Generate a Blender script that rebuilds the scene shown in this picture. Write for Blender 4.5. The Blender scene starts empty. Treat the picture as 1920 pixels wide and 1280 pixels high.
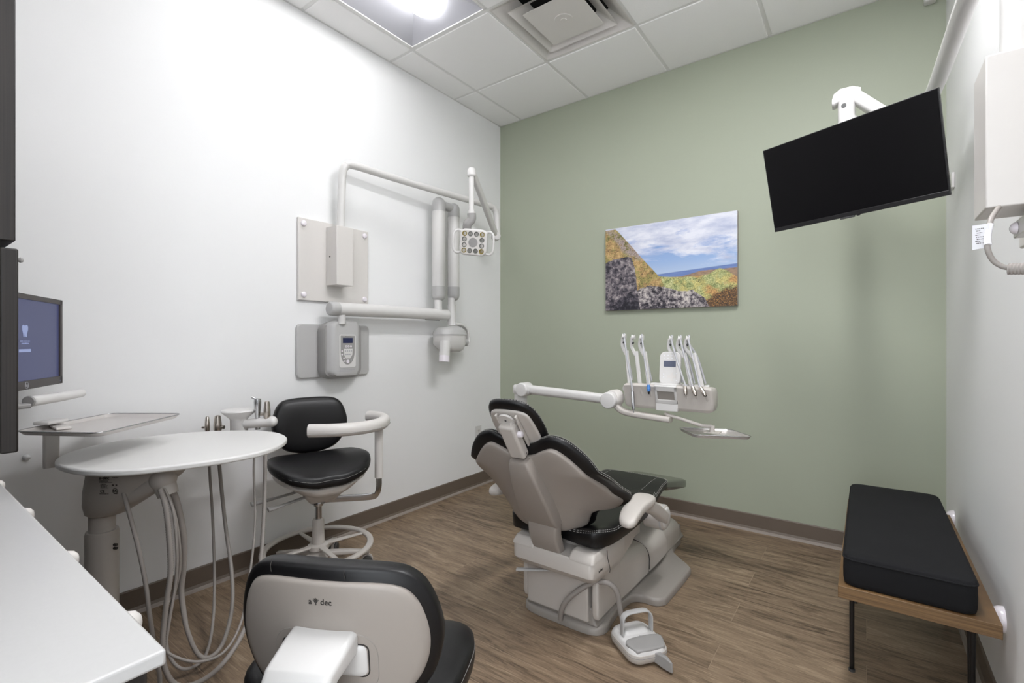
import bpy, math, random
from mathutils import Vector, Matrix
random.seed(7)
PI = math.pi
S = bpy.context.scene
col = S.collection

# ------------------------------------------------------------------ camera, light, exposure
CAM_H = 1.157
F_PX = 902.0
YAW = math.atan2(665.0, F_PX)
cd = bpy.data.cameras.new('camera'); cam = bpy.data.objects.new('camera', cd); col.objects.link(cam)
cd.sensor_width = 36.0; cd.lens = F_PX / 1920 * 36.0; cd.clip_start = 0.02
cam.location = (0, 0, CAM_H); cam.rotation_euler = (PI / 2, 0, YAW)
S.camera = cam
w = bpy.data.worlds.new('world'); S.world = w; w.use_nodes = True
w.node_tree.nodes['Background'].inputs[0].default_value = (0.9, 0.95, 1, 1)
w.node_tree.nodes['Background'].inputs[1].default_value = 1.5   # added fill, assumed as a bright hallway unseen behind the camera
S.view_settings.view_transform = 'Standard'; S.view_settings.look = 'None'
S.view_settings.gamma = 1; S.view_settings.use_curve_mapping = False
S.view_settings.exposure = 1.2
ld = bpy.data.lights.new('fill_light', 'AREA'); ld.shape = 'RECTANGLE'; ld.size = 0.7; ld.size_y = 0.9; ld.energy = 3; ld.color = (0.96, 0.98, 1)  # unseen soft lamp added outside the room to fill it
lo_ = bpy.data.objects.new('fill_light', ld); col.objects.link(lo_); lo_.location = (-0.15, -1.15, 2.15)
lo_.rotation_euler = (Vector((-1.1, 2.6, 1.2)) - Vector(lo_.location)).to_track_quat('-Z', 'Y').to_euler()
LENS_MAIN = 4.8      # emission of the troffer seen in the photo
LENS_REAR = 22.0      # emission of its twin on the bench side, just above the frame
FILL_END = 3.6       # emission of an unseen troffer added over the countertop end as fill

XL, XR, YB, YF, ZC = -2.518, 0.323, 3.248, -0.45, 2.99

# ------------------------------------------------------------------ materials
def srgb(r, g, b):
    f = lambda c: (c / 255) / 12.92 if c / 255 <= 0.04045 else ((c / 255 + 0.055) / 1.055) ** 2.4
    return (f(r), f(g), f(b), 1)
def node(nt, t, **k):
    n = nt.nodes.new(t)
    for a, v in k.items(): setattr(n, a, v)
    return n
def mat(name, c, rough=0.5, metal=0.0, bump=0.0, scale=60.0, vary=0.0, coat=0.0, spec=0.5, emit=None, es=1.0, trans=0.0, stretch=None):
    m = bpy.data.materials.new(name); m.use_nodes = True
    nt = m.node_tree; b = nt.nodes['Principled BSDF']
    b.inputs['Base Color'].default_value = c
    b.inputs['Roughness'].default_value = rough
    b.inputs['Metallic'].default_value = metal
    b.inputs['Specular IOR Level'].default_value = spec
    b.inputs['Coat Weight'].default_value = coat
    b.inputs['Coat Roughness'].default_value = 0.15
    b.inputs['Transmission Weight'].default_value = trans
    if emit:
        b.inputs['Emission Color'].default_value = emit; b.inputs['Emission Strength'].default_value = es
    tc = node(nt, 'ShaderNodeTexCoord'); mp = node(nt, 'ShaderNodeMapping')
    if stretch: mp.inputs['Scale'].default_value = stretch
    nz = node(nt, 'ShaderNodeTexNoise'); nz.inputs['Scale'].default_value = scale; nz.inputs['Detail'].default_value = 3
    nt.links.new(tc.outputs['Object'], mp.inputs[0]); nt.links.new(mp.outputs[0], nz.inputs['Vector'])
    if vary:
        mx = node(nt, 'ShaderNodeMix', data_type='RGBA')
        k = 1 - vary
        mx.inputs[6].default_value = (c[0] * k, c[1] * k, c[2] * k, 1)
        mx.inputs[7].default_value = (min(1, c[0] * (1 + vary)), min(1, c[1] * (1 + vary)), min(1, c[2] * (1 + vary)), 1)
        nt.links.new(nz.outputs['Fac'], mx.inputs[0]); nt.links.new(mx.outputs[2], b.inputs['Base Color'])
    if bump:
        bp = node(nt, 'ShaderNodeBump'); bp.inputs['Strength'].default_value = bump; bp.inputs['Distance'].default_value = 0.002
        nt.links.new(nz.outputs['Fac'], bp.inputs['Height']); nt.links.new(bp.outputs[0], b.inputs['Normal'])
    return m

M_ = {}
M_['wall'] = mat('white wall paint', srgb(236, 236, 236), 0.6, bump=0.05, scale=420, vary=0.01)
M_['green'] = mat('sage green wall paint', srgb(167, 173, 154), 0.55, bump=0.05, scale=420, vary=0.012)
M_['tile'] = mat('ceiling tile', srgb(244, 243, 242), 0.9, bump=0.5, scale=420, vary=0.04)
M_['grid'] = mat('ceiling grid metal', srgb(226, 225, 223), 0.5)
M_['base'] = mat('brown vinyl base', srgb(106, 94, 83), 0.45, vary=0.04)
M_['caulk'] = mat('pale shoe strip', srgb(150, 140, 132), 0.5)
M_['white'] = mat('white plastic', srgb(214, 212, 210), 0.32, vary=0.01, coat=0.1)
M_['warm'] = mat('warm white plastic', srgb(196, 190, 184), 0.36, vary=0.01, coat=0.08)
M_['shell'] = mat('beige plastic shell', srgb(154, 146, 139), 0.42, vary=0.01)
M_['taupe'] = mat('taupe painted metal', srgb(150, 144, 138), 0.4, vary=0.015)
M_['pan'] = mat('troffer pan paint', srgb(172, 172, 178), 0.5)
M_['pale'] = mat('pale painted panel', srgb(214, 210, 206), 0.4, vary=0.01)
M_['grey'] = mat('light grey plastic', srgb(184, 183, 182), 0.38, vary=0.01)
M_['midgrey'] = mat('mid grey plastic', srgb(150, 148, 146), 0.42, vary=0.01)
M_['darkgrey'] = mat('dark grey plastic', srgb(70, 70, 70), 0.5)
M_['black'] = mat('black leather', srgb(14, 13, 15), 0.42, bump=0.06, scale=500, vary=0.1, coat=0.04, spec=0.4)
M_['blackp'] = mat('black plastic', srgb(24, 23, 24), 0.45)
M_['stitch'] = mat('pale thread', srgb(170, 168, 165), 0.7)
M_['seam'] = mat('dark seam', srgb(45, 42, 40), 0.8)
M_['chrome'] = mat('chrome', srgb(190, 190, 192), 0.2, metal=1)
M_['steel'] = mat('brushed steel', srgb(186, 178, 170), 0.26, metal=1, vary=0.03)
M_['satin'] = mat('satin steel tray', srgb(205, 200, 197), 0.32, metal=0.45, vary=0.01)
M_['cart'] = mat('cart grey paint', srgb(184, 178, 172), 0.4, vary=0.01)
M_['tube'] = mat('pale grey tubing', srgb(172, 172, 176), 0.45)
M_['hose'] = mat('grey hose', srgb(152, 146, 141), 0.5)
M_['top'] = mat('white laminate', srgb(222, 221, 219), 0.35, vary=0.008)
M_['quartz'] = mat('white quartz', srgb(184, 183, 182), 0.3, vary=0.025, scale=180)
M_['vinyl'] = mat('grey clear vinyl over black', srgb(84, 86, 79), 0.22, vary=0.12, scale=25, coat=0.4, bump=0.3)
M_['cushion'] = mat('charcoal fabric', srgb(27, 27, 29), 0.85, spec=0.2, vary=0.2, scale=9, bump=0.25, stretch=(1, 1, 3))
M_['screen'] = mat('dark glass screen', srgb(7, 6, 8), 0.35, spec=0.2)
M_['bezel'] = mat('black bezel', srgb(20, 19, 21), 0.4)
M_['monbezel'] = mat('charcoal bezel', srgb(66, 61, 59), 0.5)
M_['blue'] = mat('lit blue screen', srgb(28, 31, 50), 0.35, emit=srgb(56, 60, 92), es=0.45, spec=0.3)
M_['icon'] = mat('lit pale icon', srgb(90, 98, 120), 0.4, emit=srgb(120, 132, 172), es=0.4)
M_['lcd'] = mat('lcd slate', srgb(95, 100, 118), 0.3)
M_['lcdblue'] = mat('lcd navy', srgb(36, 42, 78), 0.3)
M_['print'] = mat('dark print', srgb(60, 56, 53), 0.6)
M_['mark'] = mat('faint print', srgb(170, 170, 174), 0.6)
M_['label'] = mat('paper label', srgb(232, 232, 236), 0.5)
M_['pearl'] = mat('pearl white dome', srgb(232, 226, 232), 0.2, coat=0.3)
M_['bluetip'] = mat('blue plastic', srgb(62, 120, 190), 0.4)
M_['amber'] = mat('amber reflector', srgb(132, 114, 22), 0.3)
M_['lensgrey'] = mat('grey reflector', srgb(104, 105, 99), 0.3)
M_['dark'] = mat('dark void', srgb(10, 9, 9), 0.9)
M_['clear'] = mat('clear plastic', srgb(215, 215, 216), 0.12, coat=0.5)

def emit_mat(name, c, s):
    m = bpy.data.materials.new(name); m.use_nodes = True; nt = m.node_tree; nt.nodes.clear()
    e = node(nt, 'ShaderNodeEmission'); o = node(nt, 'ShaderNodeOutputMaterial')
    e.inputs[0].default_value = c; e.inputs[1].default_value = s
    nt.links.new(e.outputs[0], o.inputs[0]); return m
M_['lens'] = emit_mat('lit lens', (0.985, 0.985, 1, 1), LENS_MAIN)
M_['lens_fill'] = emit_mat('added fill lens counter end', (0.985, 0.985, 1, 1), FILL_END)
M_['lens2'] = emit_mat('lit lens rear', (0.985, 0.985, 1, 1), LENS_REAR)

def wood_dark():
    m = bpy.data.materials.new('dark walnut laminate'); m.use_nodes = True; nt = m.node_tree; b = nt.nodes['Principled BSDF']
    tc = node(nt, 'ShaderNodeTexCoord'); mp = node(nt, 'ShaderNodeMapping'); mp.inputs['Scale'].default_value = (260, 260, 3)
    nz = node(nt, 'ShaderNodeTexNoise'); nz.inputs['Scale'].default_value = 1; nz.inputs['Detail'].default_value = 4
    cr = node(nt, 'ShaderNodeValToRGB'); cr.color_ramp.elements[0].position = 0.3; cr.color_ramp.elements[1].position = 0.72
    cr.color_ramp.elements[0].color = srgb(20, 17, 16); cr.color_ramp.elements[1].color = srgb(42, 36, 33)
    nt.links.new(tc.outputs['Object'], mp.inputs[0]); nt.links.new(mp.outputs[0], nz.inputs['Vector'])
    nt.links.new(nz.outputs['Fac'], cr.inputs[0]); nt.links.new(cr.outputs[0], b.inputs['Base Color']); b.inputs['Roughness'].default_value = 0.5
    return m
M_['walnut'] = wood_dark()
def wood_bench():
    m = bpy.data.materials.new('oak bench board'); m.use_nodes = True; nt = m.node_tree; b = nt.nodes['Principled BSDF']
    tc = node(nt, 'ShaderNodeTexCoord'); mp = node(nt, 'ShaderNodeMapping'); mp.inputs['Scale'].default_value = (4, 6, 300)
    nz = node(nt, 'ShaderNodeTexNoise'); nz.inputs['Scale'].default_value = 1; nz.inputs['Detail'].default_value = 3
    cr = node(nt, 'ShaderNodeValToRGB'); cr.color_ramp.elements[0].position = 0.32; cr.color_ramp.elements[1].position = 0.7
    cr.color_ramp.elements[0].color = srgb(92, 68, 42); cr.color_ramp.elements[1].color = srgb(134, 104, 68)
    nt.links.new(tc.outputs['Object'], mp.inputs[0]); nt.links.new(mp.outputs[0], nz.inputs['Vector'])
    nt.links.new(nz.outputs['Fac'], cr.inputs[0]); nt.links.new(cr.outputs[0], b.inputs['Base Color']); b.inputs['Roughness'].default_value = 0.45
    return m
M_['oak'] = wood_bench()
def floor_mat():
    m = bpy.data.materials.new('wood plank floor'); m.use_nodes = True; nt = m.node_tree; b = nt.nodes['Principled BSDF']; L = nt.links.new
    tc = node(nt, 'ShaderNodeTexCoord')
    br = node(nt, 'ShaderNodeTexBrick'); br.offset = 0.37; br.offset_frequency = 2
    br.inputs['Color1'].default_value = (0, 0, 0, 1); br.inputs['Color2'].default_value = (1, 1, 1, 1); br.inputs['Mortar'].default_value = (0.5, 0.5, 0.5, 1)
    br.inputs['Scale'].default_value = 1; br.inputs['Mortar Size'].default_value = 0.0012; br.inputs['Mortar Smooth'].default_value = 0.2
    br.inputs['Brick Width'].default_value = 1.22; br.inputs['Row Height'].default_value = 0.178; br.inputs['Bias'].default_value = 0
    L(tc.outputs['Object'], br.inputs['Vector'])
    sep = node(nt, 'ShaderNodeSeparateXYZ'); L(tc.outputs['Object'], sep.inputs[0])
    # shift grain per plank
    mul = node(nt, 'ShaderNodeMath', operation='MULTIPLY'); mul.inputs[1].default_value = 37.0; L(br.outputs['Color'], mul.inputs[0])
    def coords(sx, sy):
        cx = node(nt, 'ShaderNodeMath', operation='MULTIPLY_ADD'); cx.inputs[1].default_value = sx; L(sep.outputs[0], cx.inputs[0]); L(mul.outputs[0], cx.inputs[2])
        cy = node(nt, 'ShaderNodeMath', operation='MULTIPLY'); cy.inputs[1].default_value = sy; L(sep.outputs[1], cy.inputs[0])
        cb = node(nt, 'ShaderNodeCombineXYZ'); L(cx.outputs[0], cb.inputs[0]); L(cy.outputs[0], cb.inputs[1]); L(mul.outputs[0], cb.inputs[2]); return cb
    g1 = node(nt, 'ShaderNodeTexNoise'); g1.inputs['Scale'].default_value = 1; g1.inputs['Detail'].default_value = 7; g1.inputs['Roughness'].default_value = 0.68; g1.inputs['Distortion'].default_value = 1.6
    L(coords(2.4, 15).outputs[0], g1.inputs['Vector'])
    g2 = node(nt, 'ShaderNodeTexNoise'); g2.inputs['Scale'].default_value = 1; g2.inputs['Detail'].default_value = 4; g2.inputs['Roughness'].default_value = 0.7
    L(coords(11, 230).outputs[0], g2.inputs['Vector'])
    g3 = node(nt, 'ShaderNodeTexNoise'); g3.inputs['Scale'].default_value = 1; g3.inputs['Detail'].default_value = 5; g3.inputs['Distortion'].default_value = 2.5
    L(coords(2.6, 12).outputs[0], g3.inputs['Vector'])
    r1 = node(nt, 'ShaderNodeValToRGB'); e = r1.color_ramp.elements
    e[0].position = 0.36; e[0].color = srgb(82, 67, 53); e[1].position = 0.66; e[1].color = srgb(170, 150, 127)
    k = r1.color_ramp.elements.new(0.46); k.color = srgb(125, 106, 87); k = r1.color_ramp.elements.new(0.56); k.color = srgb(145, 125, 103)
    mix = node(nt, 'ShaderNodeMix', data_type='FLOAT'); mix.inputs[0].default_value = 0.40; L(g1.outputs['Fac'], mix.inputs[2]); L(g2.outputs['Fac'], mix.inputs[3])
    ad = node(nt, 'ShaderNodeMath', operation='MULTIPLY_ADD'); ad.inputs[1].default_value = 0.09; L(br.outputs['Color'], ad.inputs[0]); L(mix.outputs[0], ad.inputs[2])
    sb = node(nt, 'ShaderNodeMath', operation='SUBTRACT'); sb.inputs[1].default_value = 0.045; L(ad.outputs[0], sb.inputs[0]); L(sb.outputs[0], r1.inputs[0])
    # darker smoky patches
    r3 = node(nt, 'ShaderNodeValToRGB'); r3.color_ramp.elements[0].position = 0.34; r3.color_ramp.elements[0].color = (0.5, 0.47, 0.45, 1); r3.color_ramp.elements[1].position = 0.47; r3.color_ramp.elements[1].color = (1, 1, 1, 1)
    L(g3.outputs['Fac'], r3.inputs[0])
    mm = node(nt, 'ShaderNodeMix', data_type='RGBA', blend_type='MULTIPLY'); mm.inputs[0].default_value = 0.5; L(r1.outputs[0], mm.inputs[6]); L(r3.outputs[0], mm.inputs[7])
    mo = node(nt, 'ShaderNodeMix', data_type='RGBA'); mo.inputs[7].default_value = srgb(170, 150, 128); mf = node(nt, 'ShaderNodeMath', operation='MULTIPLY'); mf.inputs[1].default_value = 0.5
    L(br.outputs['Fac'], mf.inputs[0]); L(mf.outputs[0], mo.inputs[0]); L(mm.outputs[2], mo.inputs[6]); L(mo.outputs[2], b.inputs['Base Color'])
    b.inputs['Roughness'].default_value = 0.42; b.inputs['Specular IOR Level'].default_value = 0.4
    bp = node(nt, 'ShaderNodeBump'); bp.inputs['Strength'].default_value = 0.25; bp.inputs['Distance'].default_value = 0.002; L(g2.outputs['Fac'], bp.inputs['Height']); L(bp.outputs[0], b.inputs['Normal'])
    return m
M_['floor'] = floor_mat()

# ------------------------------------------------------------------ geometry helpers
def V3(*a): return Vector(a)
def crom(P, n=8, closed=False):
    P = [Vector(p) for p in P]; out = []; N = len(P)
    rng = range(N if closed else N - 1)
    for i in rng:
        g = (lambda k: P[k % N]) if closed else (lambda k: P[max(0, min(N - 1, k))])
        a, b_, c, d = g(i - 1), g(i), g(i + 1), g(i + 2)
        for j in range(n):
            t = j / n
            out.append(0.5 * ((2 * b_) + (c - a) * t + (2 * a - 5 * b_ + 4 * c - d) * t * t + (3 * b_ - a - 3 * c + d) * t ** 3))
    if not closed: out.append(P[-1].copy())
    return out
def rrect(w_, h_, r, n=5):
    r = min(r, w_ / 2 - 1e-5, h_ / 2 - 1e-5); o = []
    for cx, cy, a0 in ((w_ / 2 - r, h_ / 2 - r, 0), (-w_ / 2 + r, h_ / 2 - r, 90), (-w_ / 2 + r, -h_ / 2 + r, 180), (w_ / 2 - r, -h_ / 2 + r, 270)):
        for k in range(n + 1):
            a = math.radians(a0 + 90 * k / n); o.append((cx + r * math.cos(a), cy + r * math.sin(a)))
    return o
class MB:
    def __init__(s): s.v = []; s.f = []
    def add(s, v, f):
        o = len(s.v); s.v += [Vector(p) for p in v]; s.f += [tuple(i + o for i in q) for q in f]; return s
    def box(s, x0, x1, y0, y1, z0, z1):
        v = [(x, y, z) for x in (x0, x1) for y in (y0, y1) for z in (z0, z1)]
        return s.add(v, [(0, 1, 3, 2), (4, 6, 7, 5), (0, 4, 5, 1), (2, 3, 7, 6), (0, 2, 6, 4), (1, 5, 7, 3)])
    def obox(s, c, ax, ay, az, sx, sy, sz):
        c = Vector(c); ax = Vector(ax).normalized(); ay = Vector(ay).normalized(); az = Vector(az).normalized()
        v = [c + ax * (i * sx / 2) + ay * (j * sy / 2) + az * (k * sz / 2) for i in (-1, 1) for j in (-1, 1) for k in (-1, 1)]
        return s.add(v, [(0, 1, 3, 2), (4, 6, 7, 5), (0, 4, 5, 1), (2, 3, 7, 6), (0, 2, 6, 4), (1, 5, 7, 3)])
    def loft(s, secs, caps=True, closed=False):
        n = len(secs[0]); v = [p for q in secs for p in q]; f = []; m = len(secs)
        for i in range(m if closed else m - 1):
            for j in range(n):
                a = i * n + j; b_ = i * n + (j + 1) % n; i2 = (i + 1) % m
                f.append((a, b_, i2 * n + (j + 1) % n, i2 * n + j))
        if caps and not closed:
            f.append(tuple(range(n - 1, -1, -1))); f.append(tuple((m - 1) * n + j for j in range(n)))
        return s.add(v, f)
    def cyl(s, p0, p1, r0, r1=None, n=24, caps=True, r_end=0.0):
        r1 = r0 if r1 is None else r1
        p0 = Vector(p0); p1 = Vector(p1); d = (p1 - p0)
        L = d.length; d = d.normalized(); a = d.orthogonal().normalized(); b_ = d.cross(a)
        st = [(0, r0), (L, r1)]
        if r_end > 0:
            e = min(r_end, L / 2)
            st = [(e * (1 - math.cos(t * PI / 8)), r0 - e * (1 - math.sin(t * PI / 8))) for t in range(5)] + [(L - e * (1 - math.cos(t * PI / 8)), r1 - e * (1 - math.sin(t * PI / 8))) for t in range(4, -1, -1)]
        return s.loft([[p0 + d * h + (a * math.cos(2 * PI * k / n) + b_ * math.sin(2 * PI * k / n)) * r for k in range(n)] for h, r in st], caps)
    def lathe(s, prof, c=(0, 0, 0), axis=(0, 0, 1), n=32):
        c = Vector(c); d = Vector(axis).normalized(); a = d.orthogonal().normalized(); b_ = d.cross(a)
        return s.loft([[c + d * h + (a * math.cos(2 * PI * k / n) + b_ * math.sin(2 * PI * k / n)) * max(r, 1e-5) for k in range(n)] for r, h in prof])
    def tube(s, P, r, n=10, sub=8, rib=0, ribamp=0.12, sm=True, caps=True):
        P = crom(P, sub) if sm else [Vector(p) for p in P]
        if rib:
            Q = [P[0]]; 
            for i in range(1, len(P)):
                d = (P[i] - Q[-1]).length
                while d > rib:
                    Q.append(Q[-1] + (P[i] - Q[-1]) * (rib / d)); d = (P[i] - Q[-1]).length
            Q.append(P[-1]) if (P[-1] - Q[-1]).length > 1e-4 else None
            P = Q
        secs = []; nrm = None
        for i, p in enumerate(P):
            t = (P[min(i + 1, len(P) - 1)] - P[max(i - 1, 0)])
            if t.length < 1e-9: continue
            t.normalize()
            nrm = t.orthogonal().normalized() if nrm is None else (nrm - t * nrm.dot(t)).normalized()
            b_ = t.cross(nrm)
            rr = r(i / (len(P) - 1)) if callable(r) else r
            if rib: rr *= (1 - ribamp) if i % 2 else 1
            secs.append([p + (nrm * math.cos(2 * PI * k / n) + b_ * math.sin(2 * PI * k / n)) * rr for k in range(n)])
        return s.loft(secs, caps)
    def sweep(s, P, shape, up=(0, 0, 1), sm=True, sub=8, scale=None):
        P = crom(P, sub) if sm else [Vector(p) for p in P]; up = Vector(up); secs = []
        for i, p in enumerate(P):
            t = (P[min(i + 1, len(P) - 1)] - P[max(i - 1, 0)]).normalized()
            x = t.cross(up).normalized(); y = x.cross(t).normalized()
            k = scale(i / (len(P) - 1)) if scale else 1
            secs.append([p + x * (a * k) + y * (b_ * k) for a, b_ in shape])
        return s.loft(secs)
    def prism(s, poly, a, b_, fn):
        return s.loft([[fn(p[0], p[1], a) for p in poly], [fn(p[0], p[1], b_) for p in poly]])
    def sphere(s, c, r, n=20, m=12, sc=(1, 1, 1)):
        c = Vector(c)
        return s.loft([[c + Vector((r * sc[0] * math.sin(PI * i / m) * math.cos(2 * PI * k / n), r * sc[1] * math.sin(PI * i / m) * math.sin(2 * PI * k / n), r * sc[2] * math.cos(PI * i / m))) if 0 < i < m else c + Vector((1e-5 * math.cos(2 * PI * k / n), 1e-5 * math.sin(2 * PI * k / n), r * sc[2] * math.cos(PI * i / m))) for k in range(n)] for i in range(m + 1)])
    def pillow(s, outline, fn, hf, hb, rings=9, pw=3.0, centre=None, n=4, smooth=True):
        O = crom([(x, y, 0) for x, y in outline], n, True) if smooth else [Vector((x, y, 0)) for x, y in outline]
        c = Vector((centre[0], centre[1], 0)) if centre else sum(O, Vector()) / len(O)
        ks = [math.sin(PI / 2 * (i + 0.0) / rings) for i in range(1, rings + 1)]
        sh = lambda k: max(0.0, 1 - k ** pw) ** (1 / pw)
        N = len(O); v = [fn(c.x, c.y, hf)]
        for k in ks:
            for p in O:
                q = c + (p - c) * k; v.append(fn(q.x, q.y, hf * sh(k)))
        kb = len(v)
        for k in ks[:-1]:
            for p in O:
                q = c + (p - c) * k; v.append(fn(q.x, q.y, -hb * sh(k)))
        v.append(fn(c.x, c.y, -hb)); last = len(v) - 1
        f = [(0, 1 + j, 1 + (j + 1) % N) for j in range(N)]
        for i in range(rings - 1):
            a = 1 + i * N; b_ = a + N
            f += [(a + j, b_ + j, b_ + (j + 1) % N, a + (j + 1) % N) for j in range(N)]
        f += [(last, kb + (j + 1) % N, kb + j) for j in range(N)]
        for i in range(rings - 2):
            a = kb + i * N; b_ = a + N
            f += [(a + (j + 1) % N, b_ + (j + 1) % N, b_ + j, a + j) for j in range(N)]
        a = kb + (rings - 2) * N; b_ = 1 + (rings - 1) * N
        f += [(a + (j + 1) % N, b_ + (j + 1) % N, b_ + j, a + j) for j in range(N)]
        return s.add(v, f)
    def xf(s, M4): s.v = [M4 @ p for p in s.v]; return s
def rootloc(o):
    while o.parent: o = o.parent
    return Vector(o.get('_base', (0, 0, 0)))
def part(name, mb, m, parent=None, bevel=0.0, seg=3, smooth=True, ang=35, local=False, label=None, kind=None, subd=0):
    """one mesh object; coordinates are world ones unless local"""
    off = Vector((0, 0, 0)) if (local or parent is None) else rootloc(parent)
    me = bpy.data.meshes.new(name)
    me.from_pydata([tuple(p - off) for p in mb.v], [], mb.f); me.validate(); me.update()
    import bmesh
    b = bmesh.new(); b.from_mesh(me); bmesh.ops.recalc_face_normals(b, faces=b.faces); b.to_mesh(me); b.free()
    o = bpy.data.objects.new(name, me); col.objects.link(o)
    me.materials.append(M_[m] if isinstance(m, str) else m)
    if parent: o.parent = parent
    if bevel:
        md = o.modifiers.new('bevel', 'BEVEL'); md.width = bevel; md.segments = seg; md.limit_method = 'ANGLE'; md.angle_limit = math.radians(30)
    if subd:
        md = o.modifiers.new('subsurf', 'SUBSURF'); md.levels = subd; md.render_levels = subd
    if smooth:
        for p in me.polygons: p.use_smooth = True
        try: me.set_sharp_from_angle(angle=math.radians(ang))
        except Exception: pass
    if label: o['label'] = label
    if kind: o['kind'] = kind
    return o
def thing(name, label, cat, base, group=None, rz=0):
    o = bpy.data.objects.new(name, None); col.objects.link(o); o.location = base; o.rotation_euler.z = rz
    o.empty_display_size = 0.1; o['label'] = label; o['category'] = cat; o['_base'] = tuple(base)
    if group: o['group'] = group
    return o
def tag(o, label, cat, group=None):
    o['label'] = label; o['category'] = cat
    if group: o['group'] = group
    return o
def text(name, s, size, origin, ax, ay, m, parent, depth=0.0006, align='CENTER', local=False, sx=1.0):
    cu = bpy.data.curves.new(name, 'FONT'); cu.body = s; cu.size = size; cu.align_x = align; cu.align_y = 'CENTER'; cu.extrude = depth
    t = bpy.data.objects.new(name, cu); me = bpy.data.meshes.new_from_object(t); bpy.data.objects.remove(t)
    me.name = name
    ax = Vector(ax).normalized(); ay = Vector(ay).normalized(); az = ax.cross(ay)
    off = Vector((0, 0, 0)) if local else rootloc(parent)
    for v in me.vertices: v.co = Vector(origin) + ax * v.co.x * sx + ay * v.co.y + az * v.co.z - off
    me.materials.clear(); me.materials.append(M_[m])
    o = bpy.data.objects.new(name, me); col.objects.link(o); o.parent = parent; return o
def struct(name, mb, m, **k): return part(name, mb, m, kind='structure', **k)
def strokes(name, lines, h, origin, ax, ay, m, parent, local=False, depth=0.0003):
    """illegible fine print: each line is (dx, dy, length) broken into short dashes"""
    rnd = random.Random(len(lines) * 7 + 3); ax = Vector(ax).normalized(); ay = Vector(ay).normalized(); az = ax.cross(ay); mb = MB()
    for dx, dy, ln in lines:
        x = 0.0
        while x < ln:
            w_ = min(ln - x, h * rnd.uniform(0.8, 2.6))
            mb.obox(Vector(origin) + ax * (dx + x + w_ / 2) + ay * dy + az * depth, ax, ay, az, w_, h * rnd.uniform(0.7, 1.0), depth * 2); x += w_ + h * rnd.uniform(0.35, 0.8)
    return part(name, mb, m, parent, smooth=False, local=local)
def circ(r, n=16): return [(r * math.cos(2 * PI * k / n), r * math.sin(2 * PI * k / n)) for k in range(n)]

# ------------------------------------------------------------------ room shell
struct('floor', MB().box(XL - 0.1, XR + 0.1, YF - 0.1, YB + 0.1, -0.05, 0), 'floor', smooth=False)
struct('wall_left', MB().box(XL - 0.1, XL, YF - 0.1, YB + 0.1, 0, ZC + 0.2), 'wall', smooth=False)
struct('wall_right', MB().box(XR, XR + 0.1, YF - 0.1, YB + 0.1, 0, ZC + 0.2), 'wall', smooth=False)
struct('wall_back', MB().box(XL, XR, YB, YB + 0.1, 0, ZC + 0.2), 'green', smooth=False)
struct('wall_front', MB().box(XL, -0.56, YF - 0.1, YF, 0, ZC + 0.2).box(-0.56, XR, YF - 0.1, YF, 2.6, ZC + 0.2), 'wall', smooth=False)   # unseen opening assumed at the right to let the fill light in
def baseboard(name, P, nrm):
    a, b_ = Vector(P[0]), Vector(P[1]); n = Vector(nrm); t = 0.006
    prof = [(0, 0), (0.016, 0), (0.013, 0.012), (t, 0.024), (t, 0.098), (0.003, 0.103), (0, 0.103)]
    mb = MB().loft([[p + n * u + Vector((0, 0, v)) for u, v in prof] for p in (a, b_)])
    o = struct(name, mb, 'base', ang=20)
    strip = MB().loft([[p + n * u + Vector((0, 0, v)) for u, v in [(0.005, 0.0), (0.026, 0), (0.022, 0.008), (0.012, 0.013), (0.005, 0.013)]] for p in (a, b_)])
    part('shoe_strip', strip, 'caulk', o, ang=20, local=True); return o
baseboard('baseboard_left', ((XL, 0.26, 0), (XL, YB, 0)), (1, 0, 0))
baseboard('baseboard_back', ((XL, YB, 0), (XR, YB, 0)), (0, -1, 0))
baseboard('baseboard_right', ((XR, YF, 0), (XR, YB, 0)), (-1, 0, 0))

# ceiling: lay-in tiles on a grid, with openings for the two troffers and the air diffuser
GX = [XL, -2.295, -1.685, -1.076, -0.466, 0.143, XR]
GY = [YF, -0.38, 0.23, 0.84, 1.45, 2.06, 2.67, YB]
holes = {(1, 3), (1, 4), (2, 5), (4, 3), (4, 4), (2, 1), (2, 2)}
tiles = MB()
for i in range(6):
    for j in range(7):
        if (i, j) in holes: continue
        x0, x1, y0, y1 = GX[i] + (0.011 if i else 0.014), GX[i + 1] - (0.011 if i < 5 else 0.014), GY[j] + (0.011 if j else 0.014), GY[j + 1] - (0.011 if j < 6 else 0.014)
        if x1 - x0 < 0.02 or y1 - y0 < 0.02: continue
        tiles.box(x0, x1, y0, y1, ZC - 0.007, ZC + 0.015)
ceil = struct('ceiling', tiles, 'tile', smooth=False, bevel=0.004, seg=2)
gr = MB()
for i in range(6):
    for j in range(7):
        x0, x1, y0, y1 = GX[i], GX[i + 1], GY[j], GY[j + 1]
        if (i, j) in holes: continue
        gr.box(x0, x1, y0, y1, ZC, ZC + 0.01)
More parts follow.
